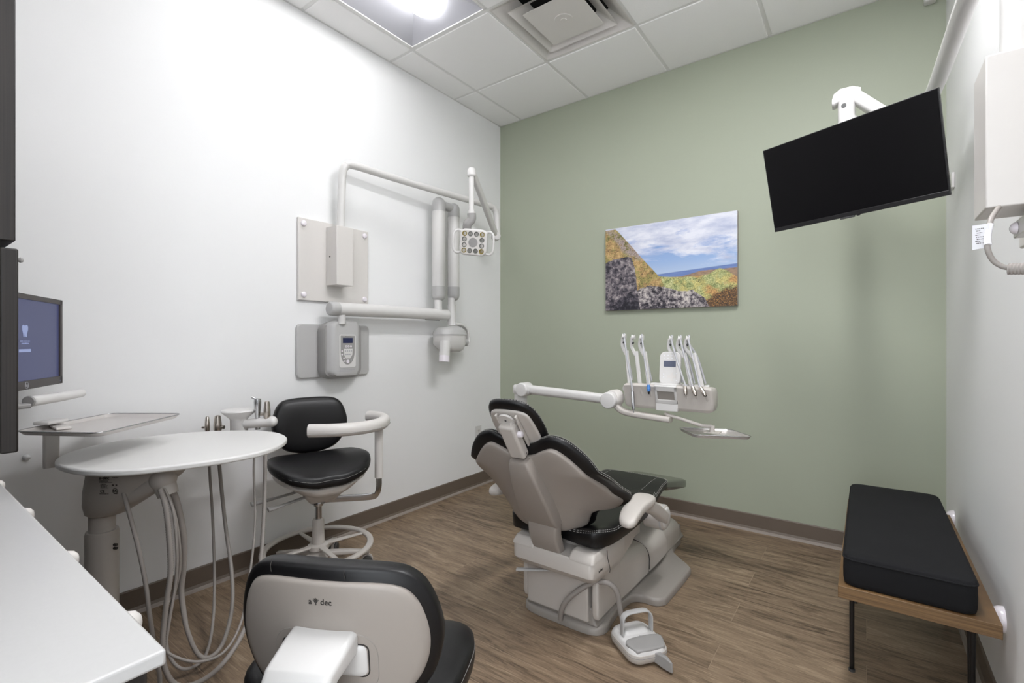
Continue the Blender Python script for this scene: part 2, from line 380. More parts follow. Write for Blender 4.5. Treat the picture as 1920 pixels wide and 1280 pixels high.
# grid flanges (shown proud of the gap)
for k, x in enumerate(GX):
    if x in (XL, XR): gr.box(x if x == XL else x - 0.02, x + 0.02 if x == XL else x, YF, YB, ZC - 0.004, ZC + 0.004)
for y in GY:
    if y in (YB,): gr.box(XL, XR, y - 0.02, y, ZC - 0.004, ZC + 0.004)
for i in range(1, 6):
    for j in range(7):
        gr.box(GX[i] - 0.012, GX[i] + 0.012, GY[j], GY[j + 1], ZC - 0.001, ZC + 0.004)
for j in range(1, 7):
    for i in range(6):
        if {(i, j), (i, j - 1)} <= holes: continue
        gr.box(GX[i], GX[i + 1], GY[j] - 0.012, GY[j] + 0.012, ZC - 0.0022, ZC + 0.0052)
struct('trim_1', gr, 'grid', smooth=False)

def troffer(x0, x1, y0, y1, lens, label):
    t = thing('ceiling_light', label, 'ceiling light', ((x0 + x1) / 2, (y0 + y1) / 2, ZC), 'recessed ceiling lights')
    g = 0.014; a0, a1, b0, b1 = x0 + g, x1 - g, y0 + g, y1 - g; z0 = ZC - 0.003; zt = ZC + 0.085; xc = (x0 + x1) / 2; hw = 0.115; e = 0.13
    fr = MB()
    fr.box(a0 - 0.012, a1 + 0.012, b0 - 0.012, b0 + 0.004, z0, z0 + 0.006); fr.box(a0 - 0.012, a1 + 0.012, b1 - 0.004, b1 + 0.012, z0, z0 + 0.006)
    fr.box(a0 - 0.012, a0 + 0.004, b0, b1, z0, z0 + 0.006); fr.box(a1 - 0.004, a1 + 0.012, b0, b1, z0, z0 + 0.006)
    part('frame', fr, 'grid', t, smooth=False)
    # sloped white reflector pan
    q = lambda a, b_, c, d: [(a, b_, z0 + 0.002), (c, d, zt)]
    lo = [(a0, b0), (a1, b0), (a1, b1), (a0, b1)]; hi = [(xc - hw - 0.02, b0 + e), (xc + hw + 0.02, b0 + e), (xc + hw + 0.02, b1 - e), (xc - hw - 0.02, b1 - e)]
    mb = MB().add([(x, y, z0 + 0.003) for x, y in lo] + [(x, y, zt) for x, y in hi] + [(x, y, zt + 0.02) for x, y in hi],
                  [(0, 1, 5, 4), (1, 2, 6, 5), (2, 3, 7, 6), (3, 0, 4, 7), (4, 5, 6, 7)])
    part('reflector', mb, 'pan', t, smooth=False)
    # rounded basket lens
    secs = []; y = b0 + e * 0.55; ys = []
    L0, L1 = b0 + 0.06, b1 - 0.06
    for k in range(13):
        s_ = k / 12; ys.append(s_)
    N = 16
    def sec(yy, kk):
        return [Vector((xc + hw * kk * math.cos(PI * i / N), yy, zt - 0.072 * kk * math.sin(PI * i / N))) for i in range(N + 1)]
    st = [(L0 + 0.09 * (1 - math.cos(a * PI / 12)), max(0.02, math.sin(a * PI / 12))) for a in range(7)] + [(L1 - 0.09 * (1 - math.cos(a * PI / 12)), max(0.02, math.sin(a * PI / 12))) for a in range(6, -1, -1)]
    part('lens', MB().loft([sec(yy, kk) for yy, kk in st]), lens, t, ang=60)
    return t
troffer(-2.295, -1.685, 0.84, 2.06, 'lens', 'lit recessed ceiling light with a round-ended lens beside the air vent')
troffer(-0.466, 0.143, 0.84, 2.06, 'lens2', 'lit recessed ceiling light over the bench side of the room')

troffer(-1.685, -1.076, -0.38, 0.84, 'lens_fill', 'added fill light in recessed ceiling light form over the countertop end of the room')

def diffuser():
    x0, x1, y0, y1 = -1.685 + 0.012, -1.076 - 0.012, 2.06 + 0.012, 2.67 - 0.012
    t = thing('air_vent', 'white square ceiling air vent with stepped cones', 'vent', (-1.38, 2.365, ZC))
    def ring(a, za, b_, zb, name, th=0.003, lip=0.0):
        lo = rrect(0.586 - 2 * a, 0.586 - 2 * a, 0.004, 1); hi = rrect(0.586 - 2 * b_, 0.586 - 2 * b_, 0.01, 1); c = Vector((-1.3805, 2.365, 0))
        mb = MB()
        mb.loft([[c + Vector((x, y, za)) for x, y in lo], [c + Vector((x, y, zb)) for x, y in hi], [c + Vector((x * 0.985, y * 0.985, zb + th)) for x, y in hi], [c + Vector((x * 0.985, y * 0.985, za + th)) for x, y in lo]], closed=True)
        return part(name, mb, 'pale', t, smooth=False)
    ring(-0.008, ZC - 0.004, 0.0, ZC - 0.003, 'frame')
    ring(0.0, ZC - 0.004, 0.10, ZC + 0.075, 'cone')
    ring(0.065, ZC - 0.006, 0.15, ZC + 0.055, 'cone')
    c = Vector((-1.3805, 2.365, 0)); mb = MB()
    mb.loft([[c + Vector((x, y, z)) for x, y in rrect(s_, s_, 0.006, 1)] for s_, z in ((0.335, ZC - 0.012), (0.335, ZC - 0.009), (0.28, ZC + 0.01))])
    p = part('centre_plate', mb, 'pale', t, smooth=False)
    mb = MB().lathe([(0.0, -0.003), (0.05, -0.003), (0.053, 0.0)], c + Vector((0.0, 0, ZC - 0.012)))
    mb.lathe([(0.0, -0.006), (0.017, -0.006), (0.019, -0.002)], c + Vector((0.0, 0, ZC - 0.012)))
    part('screw_cap', mb, 'pale', p)
    part('duct', MB().box(x0 + 0.1, x1 - 0.1, y0 + 0.1, y1 - 0.1, ZC + 0.085, ZC + 0.15), 'dark', t, smooth=False)
    return t
diffuser()
struct('trim_2', MB().box(XL - 0.1, XR + 0.1, YF - 0.1, YB + 0.1, ZC + 0.2, ZC + 0.25), 'dark', smooth=False)

# wall outlet, sensor, bumpers
def outlet():
    t = thing('wall_outlet', 'white duplex outlet low on the left wall near the corner', 'outlet', (XL, 2.955, 0.42))
    y, z = 2.955, 0.42
    part('cover_plate', MB().box(XL, XL + 0.005, y - 0.036, y + 0.036, z - 0.058, z + 0.058), 'white', t, bevel=0.003)
    for dz in (-0.02, 0.02):
        s_ = part('socket', MB().prism(rrect(0.034, 0.028, 0.012), XL + 0.004, XL + 0.0075, lambda a, b_, h, dz=dz: Vector((h, y + a, z + dz + b_))), 'pale', t)
        part('slots', MB().box(XL + 0.007, XL + 0.0079, y - 0.009, y - 0.006, z + dz - 0.003, z + dz + 0.008).box(XL + 0.007, XL + 0.0079, y + 0.006, y + 0.009, z + dz - 0.003, z + dz + 0.008).box(XL + 0.007, XL + 0.0079, y - 0.002, y + 0.002, z + dz - 0.011, z + dz - 0.007), 'darkgrey', s_, smooth=False)
outlet()
def dome(c, axis, r, h, label, name='wall_bumper', cat='wall bumper', group=None, m='pearl'):
    prof = [(r, 0), (r * 1.0, h * 0.12)] + [(r * math.cos(a * PI / 16), h * 0.12 + h * 0.88 * math.sin(a * PI / 16)) for a in range(1, 9)]
    o = part(name, MB().lathe([(0, 0)] + prof, c, axis), m, ang=60)
    return tag(o, label, cat, group)
dome((XR, 1.985, 0.345), (-1, 0, 0), 0.036, 0.032, 'glossy white wall bumper by the near end of the bench', group='bumpers behind the bench')
dome((XR, 2.98, 0.345), (-1, 0, 0), 0.036, 0.032, 'glossy white wall bumper by the far end of the bench', group='bumpers behind the bench')
dome((XL, 0.369, 0.726), (1, 0, 0), 0.012, 0.012, 'small clear bumper on the left wall left of the instrument cart', m='clear')
tag(part('ceiling_sensor', MB().box(0.235, 0.285, YB - 0.05, YB, 2.875, 2.94), 'white', bevel=0.008), 'small white sensor box high in the right back corner', 'sensor')

# ------------------------------------------------------------------ canvas print
def canvas_mat(x0, x1, z0, z1):
    m = bpy.data.materials.new('autumn landscape print'); m.use_nodes = True; nt = m.node_tree; b = nt.nodes['Principled BSDF']; L = nt.links.new
    tc = node(nt, 'ShaderNodeTexCoord'); sp = node(nt, 'ShaderNodeSeparateXYZ'); L(tc.outputs['Object'], sp.inputs[0])
    def mr(src, a, b2):
        n = node(nt, 'ShaderNodeMapRange'); n.clamp = False; n.inputs[1].default_value = a; n.inputs[2].default_value = b2; L(src, n.inputs[0]); return n.outputs[0]
    U = mr(sp.outputs[0], x0, x1); Vv = mr(sp.outputs[2], z0, z1)
    cb = node(nt, 'ShaderNodeCombineXYZ'); L(U, cb.inputs[0]); L(Vv, cb.inputs[1])
    def val(x):
        return x
    def math_(op, a, b2=None, c=None):
        n = node(nt, 'ShaderNodeMath', operation=op)
        for i, q in enumerate((a, b2, c)):
            if q is None: continue
            if isinstance(q, (int, float)): n.inputs[i].default_value = q
            else: L(q, n.inputs[i])
        return n.outputs[0]
    def noise(sx, sy, det=4, rough=0.6, dist=0.0, off=0.0):
        mp = node(nt, 'ShaderNodeMapping'); mp.inputs['Scale'].default_value = (sx, sy, 1); mp.inputs['Location'].default_value = (off, off * 0.7, off); L(cb.outputs[0], mp.inputs[0])
        n = node(nt, 'ShaderNodeTexNoise'); n.inputs['Scale'].default_value = 1; n.inputs['Detail'].default_value = det; n.inputs['Roughness'].default_value = rough; n.inputs['Distortion'].default_value = dist
        L(mp.outputs[0], n.inputs['Vector']); return n.outputs['Fac']
    def ramp(src, st):
        n = node(nt, 'ShaderNodeValToRGB'); e = n.color_ramp.elements
        e[0].position, e[0].color = st[0][0], srgb(*st[0][1]); e[1].position, e[1].color = st[-1][0], srgb(*st[-1][1])
        for p, c in st[1:-1]: k = e.new(p); k.color = srgb(*c)
        L(src, n.inputs[0]); return n.outputs[0]
    def curve(pts):
        n = node(nt, 'ShaderNodeFloatCurve'); c = n.mapping.curves[0]
        c.points[0].location = pts[0]; c.points[1].location = pts[-1]
        for p in pts[1:-1]: c.points.new(*p)
        for p in c.points: p.handle_type = 'VECTOR'
        n.mapping.update(); L(U, n.inputs[1]); return n.outputs[0]
    def step(a, b2, soft=0.006):   # 1 where b2 > a
        n = node(nt, 'ShaderNodeMapRange'); n.inputs[1].default_value = -soft; n.inputs[2].default_value = soft; L(math_('SUBTRACT', b2, a), n.inputs[0]); return n.outputs[0]
    def mix(f, a, b2):
        n = node(nt, 'ShaderNodeMix', data_type='RGBA'); L(f, n.inputs[0]); L(a, n.inputs[6]); L(b2, n.inputs[7]); return n.outputs[2]
    # sky with cloud bank in the upper half
    sky = ramp(Vv, [(0.35, (184, 200, 222)), (0.55, (148, 176, 218)), (1.0, (98, 130, 196))])
    cl = noise(2.6, 6.5, 6, 0.62, 0.4, 3.1)
    bank = curve([(0, 0.62), (0.4, 0.60), (0.7, 0.56), (1, 0.52)])
    cm = math_('ADD', cl, math_('MULTIPLY', math_('SUBTRACT', Vv, bank), 0.75))
    cf = node(nt, 'ShaderNodeMapRange'); cf.inputs[1].default_value = 0.46; cf.inputs[2].default_value = 0.60; L(cm, cf.inputs[0])
    ccol = ramp(noise(5, 9, 5, 0.6, 0, 7), [(0.3, (176, 184, 210)), (0.6, (226, 228, 238))])
    img = mix(cf.outputs[0], sky, ccol)
    fine = noise(95, 62, 4, 0.8); mid = noise(24, 17, 5, 0.7, 0.3, 1.7); hue = noise(13, 9, 4, 0.65, 0.2, 6.6)
    # sea
    sea = ramp(noise(8, 60), [(0.3, (96, 120, 176)), (0.7, (116, 138, 190))])
    img = mix(step(Vv, curve([(0, 0.36), (1, 0.445)]), 0.003), img, sea)
    land = ramp(noise(30, 60, 3), [(0.35, (128, 110, 96)), (0.65, (172, 140, 112))])
    img = mix(step(Vv, math_('ADD', curve([(0, 0.40), (0.45, 0.345), (0.62, 0.345), (0.75, 0.39), (1, 0.395)]), math_('MULTIPLY', fine, 0.015)), 0.004), img, land)
    # trees
    tre = ramp(math_('ADD', math_('MULTIPLY', fine, 0.65), math_('MULTIPLY', mid, 0.35)), [(0.38, (84, 84, 58)), (0.46, (160, 154, 98)), (0.54, (200, 190, 116)), (0.64, (228, 218, 158))])
    org = ramp(fine, [(0.36, (106, 76, 52)), (0.5, (188, 142, 86)), (0.64, (222, 184, 118))])
    om = node(nt, 'ShaderNodeMapRange'); om.inputs[1].default_value = 0.54; om.inputs[2].default_value = 0.6; L(noise(4, 4, 3, 0.5, 0, 5.2), om.inputs[0])
    tre2 = ramp(math_('ADD', math_('MULTIPLY', fine, 0.6), math_('MULTIPLY', mid, 0.4)), [(0.38, (72, 82, 54)), (0.46, (138, 148, 92)), (0.56, (196, 196, 138)), (0.64, (224, 218, 176))])
    tf_ = node(nt, 'ShaderNodeMapRange'); tf_.inputs[1].default_value = 0.44; tf_.inputs[2].default_value = 0.54; L(hue, tf_.inputs[0])
    tre = mix(tf_.outputs[0], tre, tre2)
    tre = mix(om.outputs[0], tre, org)
    img = mix(step(Vv, math_('ADD', curve([(0, 0.42), (0.3, 0.40), (0.5, 0.35), (0.62, 0.33), (0.8, 0.34), (0.88, 0.40), (0.93, 0.37), (1, 0.29)]), math_('MULTIPLY', mid, 0.02)), 0.006), img, tre)
    # mountain slope
    hill = ramp(math_('ADD', math_('MULTIPLY', fine, 0.6), math_('MULTIPLY', mid, 0.4)), [(0.36, (66, 60, 46)), (0.44, (136, 110, 74)), (0.52, (186, 152, 100)), (0.62, (212, 184, 132))])
    hill2 = ramp(math_('ADD', math_('MULTIPLY', fine, 0.6), math_('MULTIPLY', mid, 0.4)), [(0.36, (58, 62, 44)), (0.46, (118, 112, 66)), (0.56, (172, 158, 96))])
    hf_ = node(nt, 'ShaderNodeMapRange'); hf_.inputs[1].default_value = 0.46; hf_.inputs[2].default_value = 0.56; L(hue, hf_.inputs[0])
    hill = mix(hf_.outputs[0], hill, hill2)
    cliff = ramp(fine, [(0.35, (104, 90, 86)), (0.6, (186, 168, 160))])
    cmk = math_('MULTIPLY', step(curve([(0, 0.98), (0.08, 0.86), (0.14, 0.72), (0.25, 0.6), (1, 0.5)]), Vv, 0.03), step(math_('ADD', Vv, 0), curve([(0, 1.0), (0.08, 0.95), (0.14, 0.88), (0.25, 0.74), (0.4, 0.5), (1, 0.2)]), 0.03))
    cmk2 = math_('MULTIPLY', cmk, step(math_('ADD', 0.46, 0), mid, 0.03))
    hill = mix(cmk2, hill, cliff)
    img = mix(step(Vv, math_('ADD', curve([(0, 0.985), (0.09, 0.985), (0.13, 0.92), (0.2, 0.80), (0.3, 0.62), (0.4, 0.45), (0.46, 0.345), (0.5, 0.2), (1, 0)]), math_('MULTIPLY', math_('SUBTRACT', fine, 0.5), 0.03)), 0.004), img, hill)
    # lower right dark bushes
    bush = ramp(fine, [(0.4, (38, 32, 30)), (0.55, (120, 86, 52)), (0.66, (206, 158, 84))])
    img = mix(step(math_('ADD', Vv, math_('MULTIPLY', mid, 0.1)), curve([(0, 0), (0.74, 0.02), (0.80, 0.13), (0.9, 0.22), (1, 0.26)]), 0.02), img, bush)
    # boulders
    rk = math_('ADD', math_('MULTIPLY', noise(34, 22, 6, 0.75, 0.1, 9), 0.7), math_('MULTIPLY', noise(5, 4, 3, 0.5, 0, 2.2), 0.3))
    rock = ramp(rk, [(0.42, (30, 28, 38)), (0.475, (84, 78, 86)), (0.53, (158, 150, 150)), (0.60, (212, 204, 198))])
    img = mix(step(math_('ADD', Vv, math_('MULTIPLY', mid, 0.05)), curve([(0, 0.1), (0.25, 0.22), (0.3, 0.27), (0.36, 0.30), (0.5, 0.265), (0.6, 0.215), (0.7, 0.215), (0.78, 0.13), (0.81, 0.03), (0.84, 0.0), (1, 0)]), 0.004), img, rock)
    rk2 = math_('ADD', math_('MULTIPLY', noise(26, 17, 6, 0.75, 0.1, 4), 0.6), math_('MULTIPLY', noise(4, 3, 3, 0.5, 0, 8.2), 0.4))
    rock2 = ramp(rk2, [(0.43, (22, 21, 32)), (0.485, (66, 62, 72)), (0.545, (126, 118, 122)), (0.62, (188, 178, 176))])
    img = mix(step(math_('ADD', Vv, math_('MULTIPLY', mid, 0.03)), curve([(0, 0.60), (0.06, 0.63), (0.1, 0.64), (0.2, 0.655), (0.225, 0.63), (0.25, 0.52), (0.262, 0.40), (0.272, 0.24), (0.285, 0.10), (0.30, 0), (1, 0)]), 0.004), img, rock2)
    L(img, b.inputs['Base Color']); b.inputs['Roughness'].default_value = 0.45
    return m
def canvas():
    x0, x1, z0, z1 = -1.528, -0.642, 1.379, 1.968
    t = thing('canvas_print', 'frameless autumn landscape print of boulders and sea on the green wall', 'picture', ((x0 + x1) / 2, YB, z0))
    part('side_edges', MB().box(x0, x1, YB - 0.028, YB, z0, z1), 'shell', t, bevel=0.002)
    cx = (x0 + x1) / 2
    o = part('printed_face', MB().box(x0 + 0.001, x1 - 0.001, YB - 0.031, YB - 0.027, z0 + 0.001, z1 - 0.001), canvas_mat(x0 - cx, x1 - cx, 0.0, z1 - z0), t, smooth=False)
canvas()

# ------------------------------------------------------------------ left wall: exam light on its mounting panel
def exam_light():
    t = thing('exam_light', 'white dental exam light with amber corner lamps hung from a wall pipe', 'exam light', (XL, 1.65, 1.385))
    p = part('mounting_panel', MB().box(XL, XL + 0.02, 1.423, 1.881, 1.385, 1.84), 'pale', t, bevel=0.004)
    for y, z in ((1.452, 1.808), (1.852, 1.808), (1.452, 1.416), (1.852, 1.416)):
        part('screw_cap', MB().lathe([(0, 0), (0.016, 0), (0.016, 0.006), (0.012, 0.011), (0.005, 0.013), (0, 0.013)], (XL + 0.02, y, z), (1, 0, 0)), 'pearl', p)
    b = part('junction_box', MB().box(XL + 0.02, -2.395, 1.59, 1.697, 1.477, 1.812), 'pale', t, bevel=0.003)
    part('lock_screw', MB().cyl((-2.46, 1.59, 1.64), (-2.46, 1.587, 1.64), 0.004, n=12), 'darkgrey', b)
    part('wall_pipe', MB().tube([(-2.44, 1.645, 1.80), (-2.43, 1.645, 2.0), (-2.42, 1.645, 2.12), (-2.41, 1.66, 2.165), (-2.40, 1.71, 2.18), (-2.38, 2.0, 2.18), (-2.33, 2.5, 2.18), (-2.295, 2.81, 2.18), (-2.285, 2.87, 2.165), (-2.28, 2.895, 2.12), (-2.28, 2.90, 2.03), (-2.28, 2.90, 1.95)], 0.0225, n=18), 'white', t)
    a0 = Vector((-2.275, 2.88, 1.965)); a1 = Vector((-2.01, 2.30, 2.235))
    fa = part('spring_arm', MB().sweep([a0, a0.lerp(a1, 0.5), a1], rrect(0.035, 0.055, 0.014), sm=False), 'white', t, bevel=0.004)
    part('pivot_cap', MB().cyl((-2.30, 2.895, 1.955), (-2.245, 2.855, 1.955), 0.032, r_end=0.01), 'white', fa)
    part('arm_cap', MB().lathe([(0, 0.03), (0.018, 0.028), (0.027, 0.015), (0.028, -0.02), (0.022, -0.028), (0, -0.028)], (-2.01, 2.297, 2.225)), 'white', fa)
    part('drop_rod', MB().cyl((-2.01, 2.295, 2.2), (-2.01, 2.295, 1.965), 0.0165, n=18).cyl((-2.01, 2.295, 1.985), (-2.01, 2.295, 1.955), 0.022, n=18), 'white', t)
    part('neck', MB().sweep([(-2.01, 2.295, 1.965), (-2.012, 2.297, 1.93), (-2.035, 2.285, 1.90), (-2.05, 2.30, 1.87), (-2.045, 2.32, 1.84)], rrect(0.055, 0.05, 0.02), up=(0.6, -0.75, 0)), 'midgrey', t)
    # head: frame ax (right), ay (up), az (towards the room)
    yaw = YAW + math.radians(-6); ax = Vector((math.cos(yaw), math.sin(yaw), -0.10)).normalized()
    az = Vector((math.sin(yaw), -math.cos(yaw), -0.22)); az = (az - ax * az.dot(ax)).normalized(); ay = az.cross(ax)
    c = Vector((-1.998, 2.30, 1.782)); F = lambda x, y, h: c + ax * x + ay * y + az * h
    hd = part('lamp_head', MB().prism(rrect(0.175, 0.165, 0.035), -0.035, 0.012, F), 'white', t, bevel=0.01)
    part('face_plate', MB().prism(rrect(0.155, 0.148, 0.028), 0.011, 0.0135, F), 'pale', hd)
    k = 0
    for x, y in ((-0.056, 0.052), (-0.019, 0.052), (0.019, 0.052), (0.056, 0.052), (-0.056, 0.018), (0.056, 0.018), (-0.056, -0.018), (0.056, -0.018), (-0.056, -0.052), (-0.019, -0.052), (0.019, -0.052), (0.056, -0.052)):
        corner = abs(x) > 0.05 and abs(y) > 0.05
        part('lamp', MB().lathe([(0.0155, 0.0), (0.0155, 0.002), (0.0135, 0.0022), (0.009, -0.001), (0.003, -0.002), (0, -0.002)], F(x, y, 0.0135), az, n=20), 'amber' if corner else 'lensgrey', hd, label='amber lamp' if corner else None)
    part('centre_disc', MB().cyl(F(0, 0, 0.0130), F(0, 0, 0.0160), 0.029, n=28), 'midgrey', hd)
    for s in (-1, 1):
        part('handle', MB().tube([F(s * 0.08, 0.065, -0.01), F(s * 0.105, 0.07, 0.0), F(s * 0.125, 0.05, 0.004), F(s * 0.13, 0.0, 0.006), F(s * 0.127, -0.045, 0.004), F(s * 0.11, -0.068, 0), F(s * 0.08, -0.066, -0.01)], 0.0075, n=10), 'white', hd)
exam_light()

# ------------------------------------------------------------------ left wall: x-ray unit
def xray():
    t = thing('xray_unit', 'white and grey wall-mounted dental x-ray unit with folded arm and keypad', 'x-ray machine', (XL, 1.65, 0.953))
    YZ = lambda a, b_, h: Vector((h, a, b_))
    part('wall_plate', MB().prism([(1.65 + a, 1.104 + b_) for a, b_ in rrect(0.471, 0.303, 0.028)], XL, XL + 0.022, YZ), 'grey', t, bevel=0.006)
    def sec(x, y0, y1, z0, z1, r): return [Vector((x, (y0 + y1) / 2 + a, (z0 + z1) / 2 + b_)) for a, b_ in rrect(y1 - y0, z1 - z0, r, 6)]
    b = part('housing_back', MB().loft([sec(XL + 0.02, 1.535, 1.80, 0.948, 1.262, 0.05), sec(XL + 0.06, 1.53, 1.795, 0.945, 1.268, 0.05), sec(XL + 0.085, 1.54, 1.78, 0.958, 1.262, 0.04)]), 'midgrey', t, ang=50)
    f = part('housing_front', MB().loft([sec(XL + 0.075, 1.545, 1.775, 0.962, 1.272, 0.04), sec(XL + 0.10, 1.558, 1.755, 0.965, 1.276, 0.035), sec(XL + 0.118, 1.575, 1.738, 0.962, 1.268, 0.03), sec(XL + 0.122, 1.585, 1.73, 0.972, 1.255, 0.025)]), 'grey', t, ang=50)
    x = XL + 0.1225
    k = part('keypad_panel', MB().prism([(1.66 + a, 1.103 + b_) for a, b_ in rrect(0.108, 0.188, 0.012)], x - 0.002, x + 0.002, YZ), 'white', f)
    sh = [(1.66 - 0.046, 1.19), (1.66 + 0.046, 1.19), (1.66 + 0.046, 1.10)] + [(1.66 + 0.046 * math.cos(a * PI / 16), 1.10 - 0.075 * math.sin(a * PI / 16)) for a in range(1, 16)] + [(1.66 - 0.046, 1.10)]
    part('keypad_overlay', MB().prism(sh, x + 0.002, x + 0.003, YZ), 'midgrey', k)
    part('display', MB().box(x + 0.002, x + 0.0042, 1.628, 1.692, 1.148, 1.178), 'lcdblue', k, smooth=False)
    part('key_field', MB().prism([(1.634, 1.115), (1.692, 1.115), (1.69, 1.08), (1.675, 1.06), (1.648, 1.06), (1.636, 1.08)], x + 0.002, x + 0.0036, YZ), 'white', k)
    for yy, zz, r in [(1.648, 1.129, 0.006), (1.664, 1.129, 0.006), (1.68, 1.129, 0.006), (1.66, 1.043, 0.010)] + [(1.645 + 0.013 * i, 1.103, 0.004) for i in range(4)] + [(1.648 + 0.013 * i, 1.083, 0.004) for i in range(3)] + [(1.622, 1.103, 0.005), (1.622, 1.083, 0.005), (1.634, 1.062, 0.005), (1.640, 1.045, 0.005), (1.682, 1.050, 0.004)]:
        part('key', MB().cyl((x + 0.003, yy, zz), (x + 0.0048, yy, zz), r, n=12), 'pearl' if r > 0.0045 else 'mark', k)
    for yy, dz in ((1.648, 1), (1.664, -1)):
        part('arrow_mark', MB().prism([(yy - 0.003, 1.129 - 0.002 * dz), (yy + 0.003, 1.129 - 0.002 * dz), (yy, 1.129 + 0.003 * dz)], x + 0.0048, x + 0.0053, YZ), 'print', k, smooth=False)
    strokes('fine_print', [(-0.018, 0, 0.036)], 0.0035, (x + 0.0032, 1.66, 1.184), (0, 1, 0), (0, 0, 1), 'print', k)
    strokes('fine_print', [(-0.05, 0.004, 0.10), (-0.05, -0.004, 0.08)], 0.004, (XL + 0.1222, 1.66, 0.992), (0, 1, 0), (0, 0, 1), 'mark', f)
    # pivot, horizontal arm
    ax = -2.40
    part('pivot_post', MB().cyl((ax, 1.625, 1.255), (ax, 1.625, 1.31), 0.022), 'white', t)
    h = part('horizontal_arm', MB().cyl((ax, 1.60, 1.340), (ax, 2.475, 1.346), 0.0385, n=28), 'white', t)
    part('arm_end_cap', MB().cyl((ax, 1.545, 1.340), (ax, 1.605, 1.340), 0.0405, n=28, r_end=0.012), 'grey', h)
    part('arm_seam', MB().cyl((ax, 2.27, 1.3055), (ax, 2.40, 1.306), 0.004, n=8), 'midgrey', h)
    # first upright: swivel post, tube, knuckles
    y1, y2 = 2.395, 2.545; R = 0.046
    a1 = part('lower_fold_arm', MB().cyl((ax, y1, 1.54), (ax, y1, 2.06), R, n=28), 'white', t)
    part('swivel_post', MB().cyl((ax, y1 - 0.005, 1.37), (ax, y1 - 0.005, 1.47), 0.026), 'white', a1)
    def knuckle(y, z0, z1, top):
        p = [(0, 0), (R * 1.02, 0)] + [(R * 1.02, z1 - z0)] + [(R * 1.02 * math.cos(a * PI / 12), z1 - z0 + R * math.sin(a * PI / 12)) for a in range(1, 7)]
        return MB().lathe(p, (ax, y, z0), (0, 0, 1)) if top else MB().lathe(p, (ax, y, z0), (0, 0, -1))
    part('knuckle', knuckle(y1, 2.06, 2.115, True), 'grey', a1, ang=60)
    part('knuckle', MB().lathe([(0, 0), (R * 1.02, 0), (R * 1.02, 0.06)] + [(R * 1.02 * math.cos(a * PI / 12), 0.06 + R * math.sin(a * PI / 12)) for a in range(1, 7)], (ax, y1, 1.54), (0, 0, -1)), 'grey', a1, ang=60)
    a2 = part('upper_fold_arm', MB().cyl((ax, y2, 1.55), (ax, y2, 2.05), 0.042, n=28), 'white', t)
    part('knuckle', MB().lathe([(0, 0), (0.043, 0), (0.043, 0.06)] + [(0.043 * math.cos(a * PI / 12), 0.06 + 0.043 * math.sin(a * PI / 12)) for a in range(1, 7)], (ax, y2, 2.05), (0, 0, 1)), 'grey', a2, ang=60)
    part('knuckle', MB().lathe([(0, 0), (0.043, 0), (0.043, 0.06)] + [(0.043 * math.cos(a * PI / 12), 0.06 + 0.043 * math.sin(a * PI / 12)) for a in range(1, 7)], (ax, y2, 1.55), (0, 0, -1)), 'grey', a2, ang=60)
    part('hinge_pin', MB().cyl((ax, y1, 2.115), (ax, y2, 2.112), 0.030), 'grey', a2)
    part('drop_post', MB().cyl((ax, y2 - 0.02, 1.47), (ax, y2 - 0.02, 1.40), 0.026).cyl((ax, y2 - 0.02, 1.42), (ax, y2 - 0.02, 1.27), 0.031), 'white', t)
    # yoke and tube head
    c0 = Vector((-2.37, 2.50, 1.175))
    part('yoke', MB().sweep([(ax + 0.02, y2 - 0.02, 1.282), (ax + 0.02, y2 + 0.055, 1.278), (ax + 0.02, y2 + 0.105, 1.245), (ax + 0.02, y2 + 0.125, 1.19), (ax + 0.02, y2 + 0.120, 1.125)], rrect(0.018, 0.05, 0.006), up=(1, 0, 0)), 'white', t)
    part('yoke_pivot', MB().cyl((ax + 0.02, y2 + 0.045, 1.15), (ax + 0.02, y2 + 0.118, 1.15), 0.026, r_end=0.006), 'grey', t)
    def s2(z, y0, y1_, x0, x1, r): return [Vector(((x0 + x1) / 2 + b_, (y0 + y1_) / 2 + a, z)) for a, b_ in rrect(y1_ - y0, x1 - x0, r, 6)]
    hd = part('tube_head', MB().loft([s2(1.082, 2.45, 2.55, -2.42, -2.33, 0.03), s2(1.10, 2.41, 2.575, -2.44, -2.31, 0.04), s2(1.14, 2.365, 2.595, -2.455, -2.30, 0.05), s2(1.212, 2.365, 2.60, -2.46, -2.295, 0.06)]), 'white', t, ang=60)
    part('top_collar', MB().loft([s2(1.205, 2.36, 2.605, -2.465, -2.29, 0.06), s2(1.236, 2.37, 2.595, -2.46, -2.295, 0.065), s2(1.256, 2.40, 2.57, -2.44, -2.315, 0.05)]), 'grey', hd, ang=50)
    cn = part('cone', MB().cyl((-2.34, 2.40, 1.16), (-2.335, 2.385, 1.06), 0.040, 0.037, n=24), 'white', hd)
    part('cone_rim', MB().cyl((-2.3352, 2.386, 1.062), (-2.3335, 2.381, 1.018), 0.037, 0.0365, n=24), 'pearl', cn)
xray()

